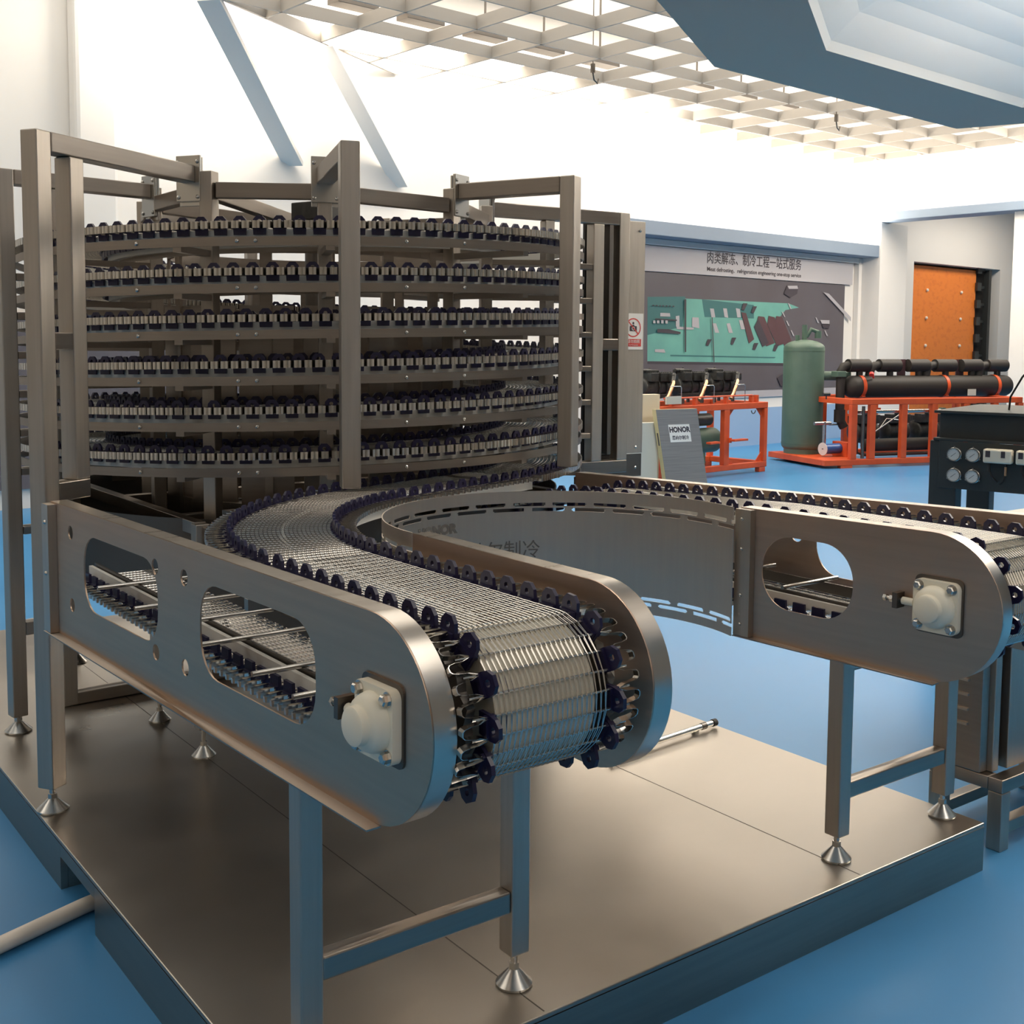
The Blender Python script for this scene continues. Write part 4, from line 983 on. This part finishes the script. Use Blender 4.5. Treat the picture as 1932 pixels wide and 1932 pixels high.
b=LB(TK); b.tb((.80,.20,.38),(1.35,.15,.72),.010,8); b.pt([(1.0,.2,.5),(1.1,.2,.62),(1.3,.2,.60)],.006,8); obj('thin_line',b,cast,sk,auto=50)
b=LB(TK); b.bx((1.7,.55,.78),(2.9,.56,.82)); b.bx((1.22,.58,.70),(1.30,.60,.74)); obj('red_plate',b,orange,sk)
b=LB(TK); b.tb((.42,.62,.11),(.42,.62,.56),.026); b.tb((.26,.62,.54),(.52,.62,.54),.026); b.tb((.50,.62,.52),(.66,.62,.52),.012); obj('valve_pipe',b,cast,sk,auto=45)
b=LB(TK); b.pt([(.68,.62+.05*math.cos(t),.52+.05*math.sin(t)) for t in np.linspace(0,2*PI,20)],.008,8); b.tb((.68,.57,.52),(.68,.67,.52),.006); b.tb((.68,.62,.47),(.68,.62,.57),.006); obj('handwheel',b,bluep,sk)
b=LB(TK); b.tb((.27,.42,.215),(.55,.46,.215),.068,24); obj('motor_body',b,bluep,sk,auto=40)
b=LB(TK); b.tb((.262,.419,.215),(.268,.42,.215),.085,28,glass); b.bx((.2600,.40,.210),(.2615,.45,.222),ink); obj('dial',b,None,sk)
b=LB(TK); b.bx((.56,.30,.111),(.66,.62,.30)); obj('bracket',b,orange,sk)
b=LB(TK); b.bx((2.66,.455,.90),(2.80,.465,.99)); obj('label_plate',b,offw,sk)
b=LB(TK); b.tb((.02,.03,.896),(.02,.03,.96),.008); b.tb((-.03,.03,.96),(.07,.03,.96),.022); obj('pressure_valve',b,blackc,sk)
b=LB(TK); b.pt([(1.10,.50,1.15),(1.08,.48,1.18),(1.07,.47,1.20)],.012); b.tb((1.03,.45,1.19),(1.045,.47,1.215),.032,14,m=None); obj('red_handle',b,red,sk)
# ------------------------------------------------------------------ gauge stand
TG=LF(6.027,3.92,-74.1)
gs=thing('gauge_stand','charcoal metal stand with four round gauges and cream switch boxes, right edge','control stand',tuple(TG@V3((.6,.2,0))))
b=LB(TG); b.bx((-.02,-.02,0),(.135,.10,1.045)); obj('leg',b,charcoal,gs,bevel=.004)
b=LB(TG); b.bx((1.2,-.02,0),(1.35,.10,1.045)); obj('leg',b,charcoal,gs,bevel=.004)
b=LB(TG); b.bx((-.02,.75,0),(.12,.87,1.045)); obj('leg',b,charcoal,gs,bevel=.004)
b=LB(TG); b.bx((.035,-.03,.771),(1.30,-.0201,1.045)); pnl=obj('gauge_panel',b,charcoal,gs,bevel=.002)
b=LB(TG); b.bx((.02,.02,1.046),(1.35,.85,1.205)); b.bx((.0,-.03,1.046),(1.36,.019,1.062)); obj('tray',b,charcoal,gs,bevel=.003)
b=LB(TG); b.bx((.00,-.03,1.206),(1.38,.90,1.222)); obj('top_sheet',b,charcoal,gs,bevel=.003)
Tn=TG.to_3x3()
for gx,gz in((.125,.972),(.229,.973),(.127,.852),(.231,.851)):
    T=frame_mat(TG@V3((gx,-.0305,gz)),Tn@V3((1,0,0)),(0,0,1),Tn@V3((0,-1,0)))
    b=MB(); b.lathe([(.040,0),(.040,.004),(.036,.006),(.036,.018),(.0385,.020),(.0375,.026),(.0335,.026),(.0330,.021)],T,36)
    for a in(90,-30,210): b.lathe([(.005,0),(.005,.008)],T@Matrix.Translation((.043*math.cos(math.radians(a)),.043*math.sin(math.radians(a)),0)),8)
    g=obj('gauge',b,cast,pnl,auto=40)
    b=MB(); b.lathe([(.0328,.0212),(.0328,.0218)],T,36); obj('dial_face',b,glass,g)
    b=MB(); b.prism([(-.016,-.012),(-.014,-.014),(.014,.009),(.013,.011)],T@Matrix.Translation((0,0,.0219)),.0006)
    for k_ in range(11):
        a=math.radians(225-27*k_); b.beam(T@V3((.026*math.cos(a),.026*math.sin(a),.0221)),T@V3((.030*math.cos(a),.030*math.sin(a),.0221)),.0012,.0004,upv=T.to_3x3()@V3((0,0,1)))
    obj('needle',b,ink,g)
for x in(.295,.470):
    b=LB(TG); b.bx((x,-.085,.938),(x+.155,-.0302,1.018)); s=obj('switch_box',b,lampw,pnl,bevel=.010)
    b=LB(TG); b.bx((x+.015,-.0865,.972),(x+.040,-.0852,1.008)); b.bx((x+.098,-.0865,.972),(x+.120,-.0852,1.008)); obj('switch_window',b,ink,s)
    b=LB(TG); b.pt([(x+.03,-.06,.938),(x+.03,-.06,.90),(x+.05,-.07,.86),(x+.075,-.05,.83)],.006,8); b.pt([(x+.12,-.06,.938),(x+.12,-.06,.88),(x+.11,-.06,.84),(x+.09,-.05,.82)],.006,8); b.tb((x+.03,-.06,.89),(x+.03,-.06,.935),.009); obj('cable',b,blackr,s,auto=50)
    b=LB(TG); b.tb((x+.12,-.06,.87),(x+.12,-.06,.92),.007); obj('brass_fitting',b,copper,s)
b=LB(TG); b.pt([(.33,.30,1.222),(.34,.28,1.30),(.42,.20,1.42),(.60,.05,1.60)],.006,8); obj('cable',b,blackr,gs,auto=50)
b=LB(TG); b.cap((.42,.38,.50),(1.15,.38,.50),.22,.5); b.tb((.55,.38,.0),(.55,.38,.3),.05); b.tb((1.0,.38,0),(1.0,.38,.3),.05); b.tb((.50,.38,.70),(.50,.38,.80),.03); obj('black_vessel',b,blackc,gs,auto=40)
# ------------------------------------------------------------------ things hung in the ceiling
def at(u,v,z): return R(u,v,z)
NM=('leftmost of the row','second from the left','third from the left','fourth from the left','fifth from the left','third from the right','second from the right','rightmost of the row')
for i,u in enumerate((-8.63,-7.8,-6.93,-6.06,-5.15,-3.37,-2.45,-1.49)):
    v=-1.27; b=MB(); b.bb((u-.24,v-.10,4.88),(u+.24,v+.10,4.95),T=ROOM); b.bb((u-.01,v-.01,4.951),(u+.01,v+.01,5.899),T=ROOM)
    tag(rebase(obj('ceiling_fitting',b,dsteel,bevel=.004),at(u,v,4.95)),'dark rectangular fitting above the open ceiling grid, '+NM[i],'ceiling fitting','dark fittings above the grid')
def hangcam(name,px,zt,lab):
    u,v=px; b=MB(); b.tube(at(u,v,zt),at(u,v,5.899),.006,8); b.tube(at(u,v,zt-.05),at(u,v,zt+.05),.028,12); 
    b.path([at(u,v,zt-.05),at(u+.02,v,zt-.12),at(u+.07,v,zt-.15),at(u+.09,v,zt-.10)],.010,8)
    tag(rebase(obj('hanging_hook',b,dsteel,auto=45),at(u,v,5.9)),lab,'hook')
hangcam('hanging_hook',(-5.9,-1.9),4.62,'dark hook on a thin rod below the ceiling grid, left of the hanging soffit')
hangcam('hanging_hook',(-1.6,-2.2),4.60,'dark hook on a rod below the grid, beyond the blue-grey soffit, nearer the door')
b=MB(); b.bb((-8.35,-1.25,5.0),(-8.1,-1.22,5.12),T=ROOM,m=orange); b.bb((-8.24,-1.24,5.121),(-8.22,-1.22,5.899),T=ROOM,m=dsteel); tag(rebase(obj('orange_tag',b,None),at(-8.2,-1.2,5.9)),'small orange box seen through the white ceiling grid','box')
b=MB(); b.path([(1.30,6.98,.03),(1.25,6.93,.06),(1.20,6.99,.05),(1.16,6.92,.03)],.022,10); tag(rebase(obj('black_cable',b,blackr,auto=50),(1.25,6.95,0)),'short black cable end on the blue floor at the left edge','cable')
tb=thing('steel_table','grey flat table top glimpsed behind the far rail at the right edge','table',(5.3,2.0,0))
obj('table_top',MB().bb((4.50,1.35,.86),(6.2,2.64,.90)),offw,tb,bevel=.004)
for x,y in((4.55,1.4),(4.55,2.55),(6.1,1.4),(6.1,2.55)): obj('leg',MB().bb((x,y,0),(x+.05,y+.05,.859)),steelv,tb)
for o in ROOTS:
    del o['root']
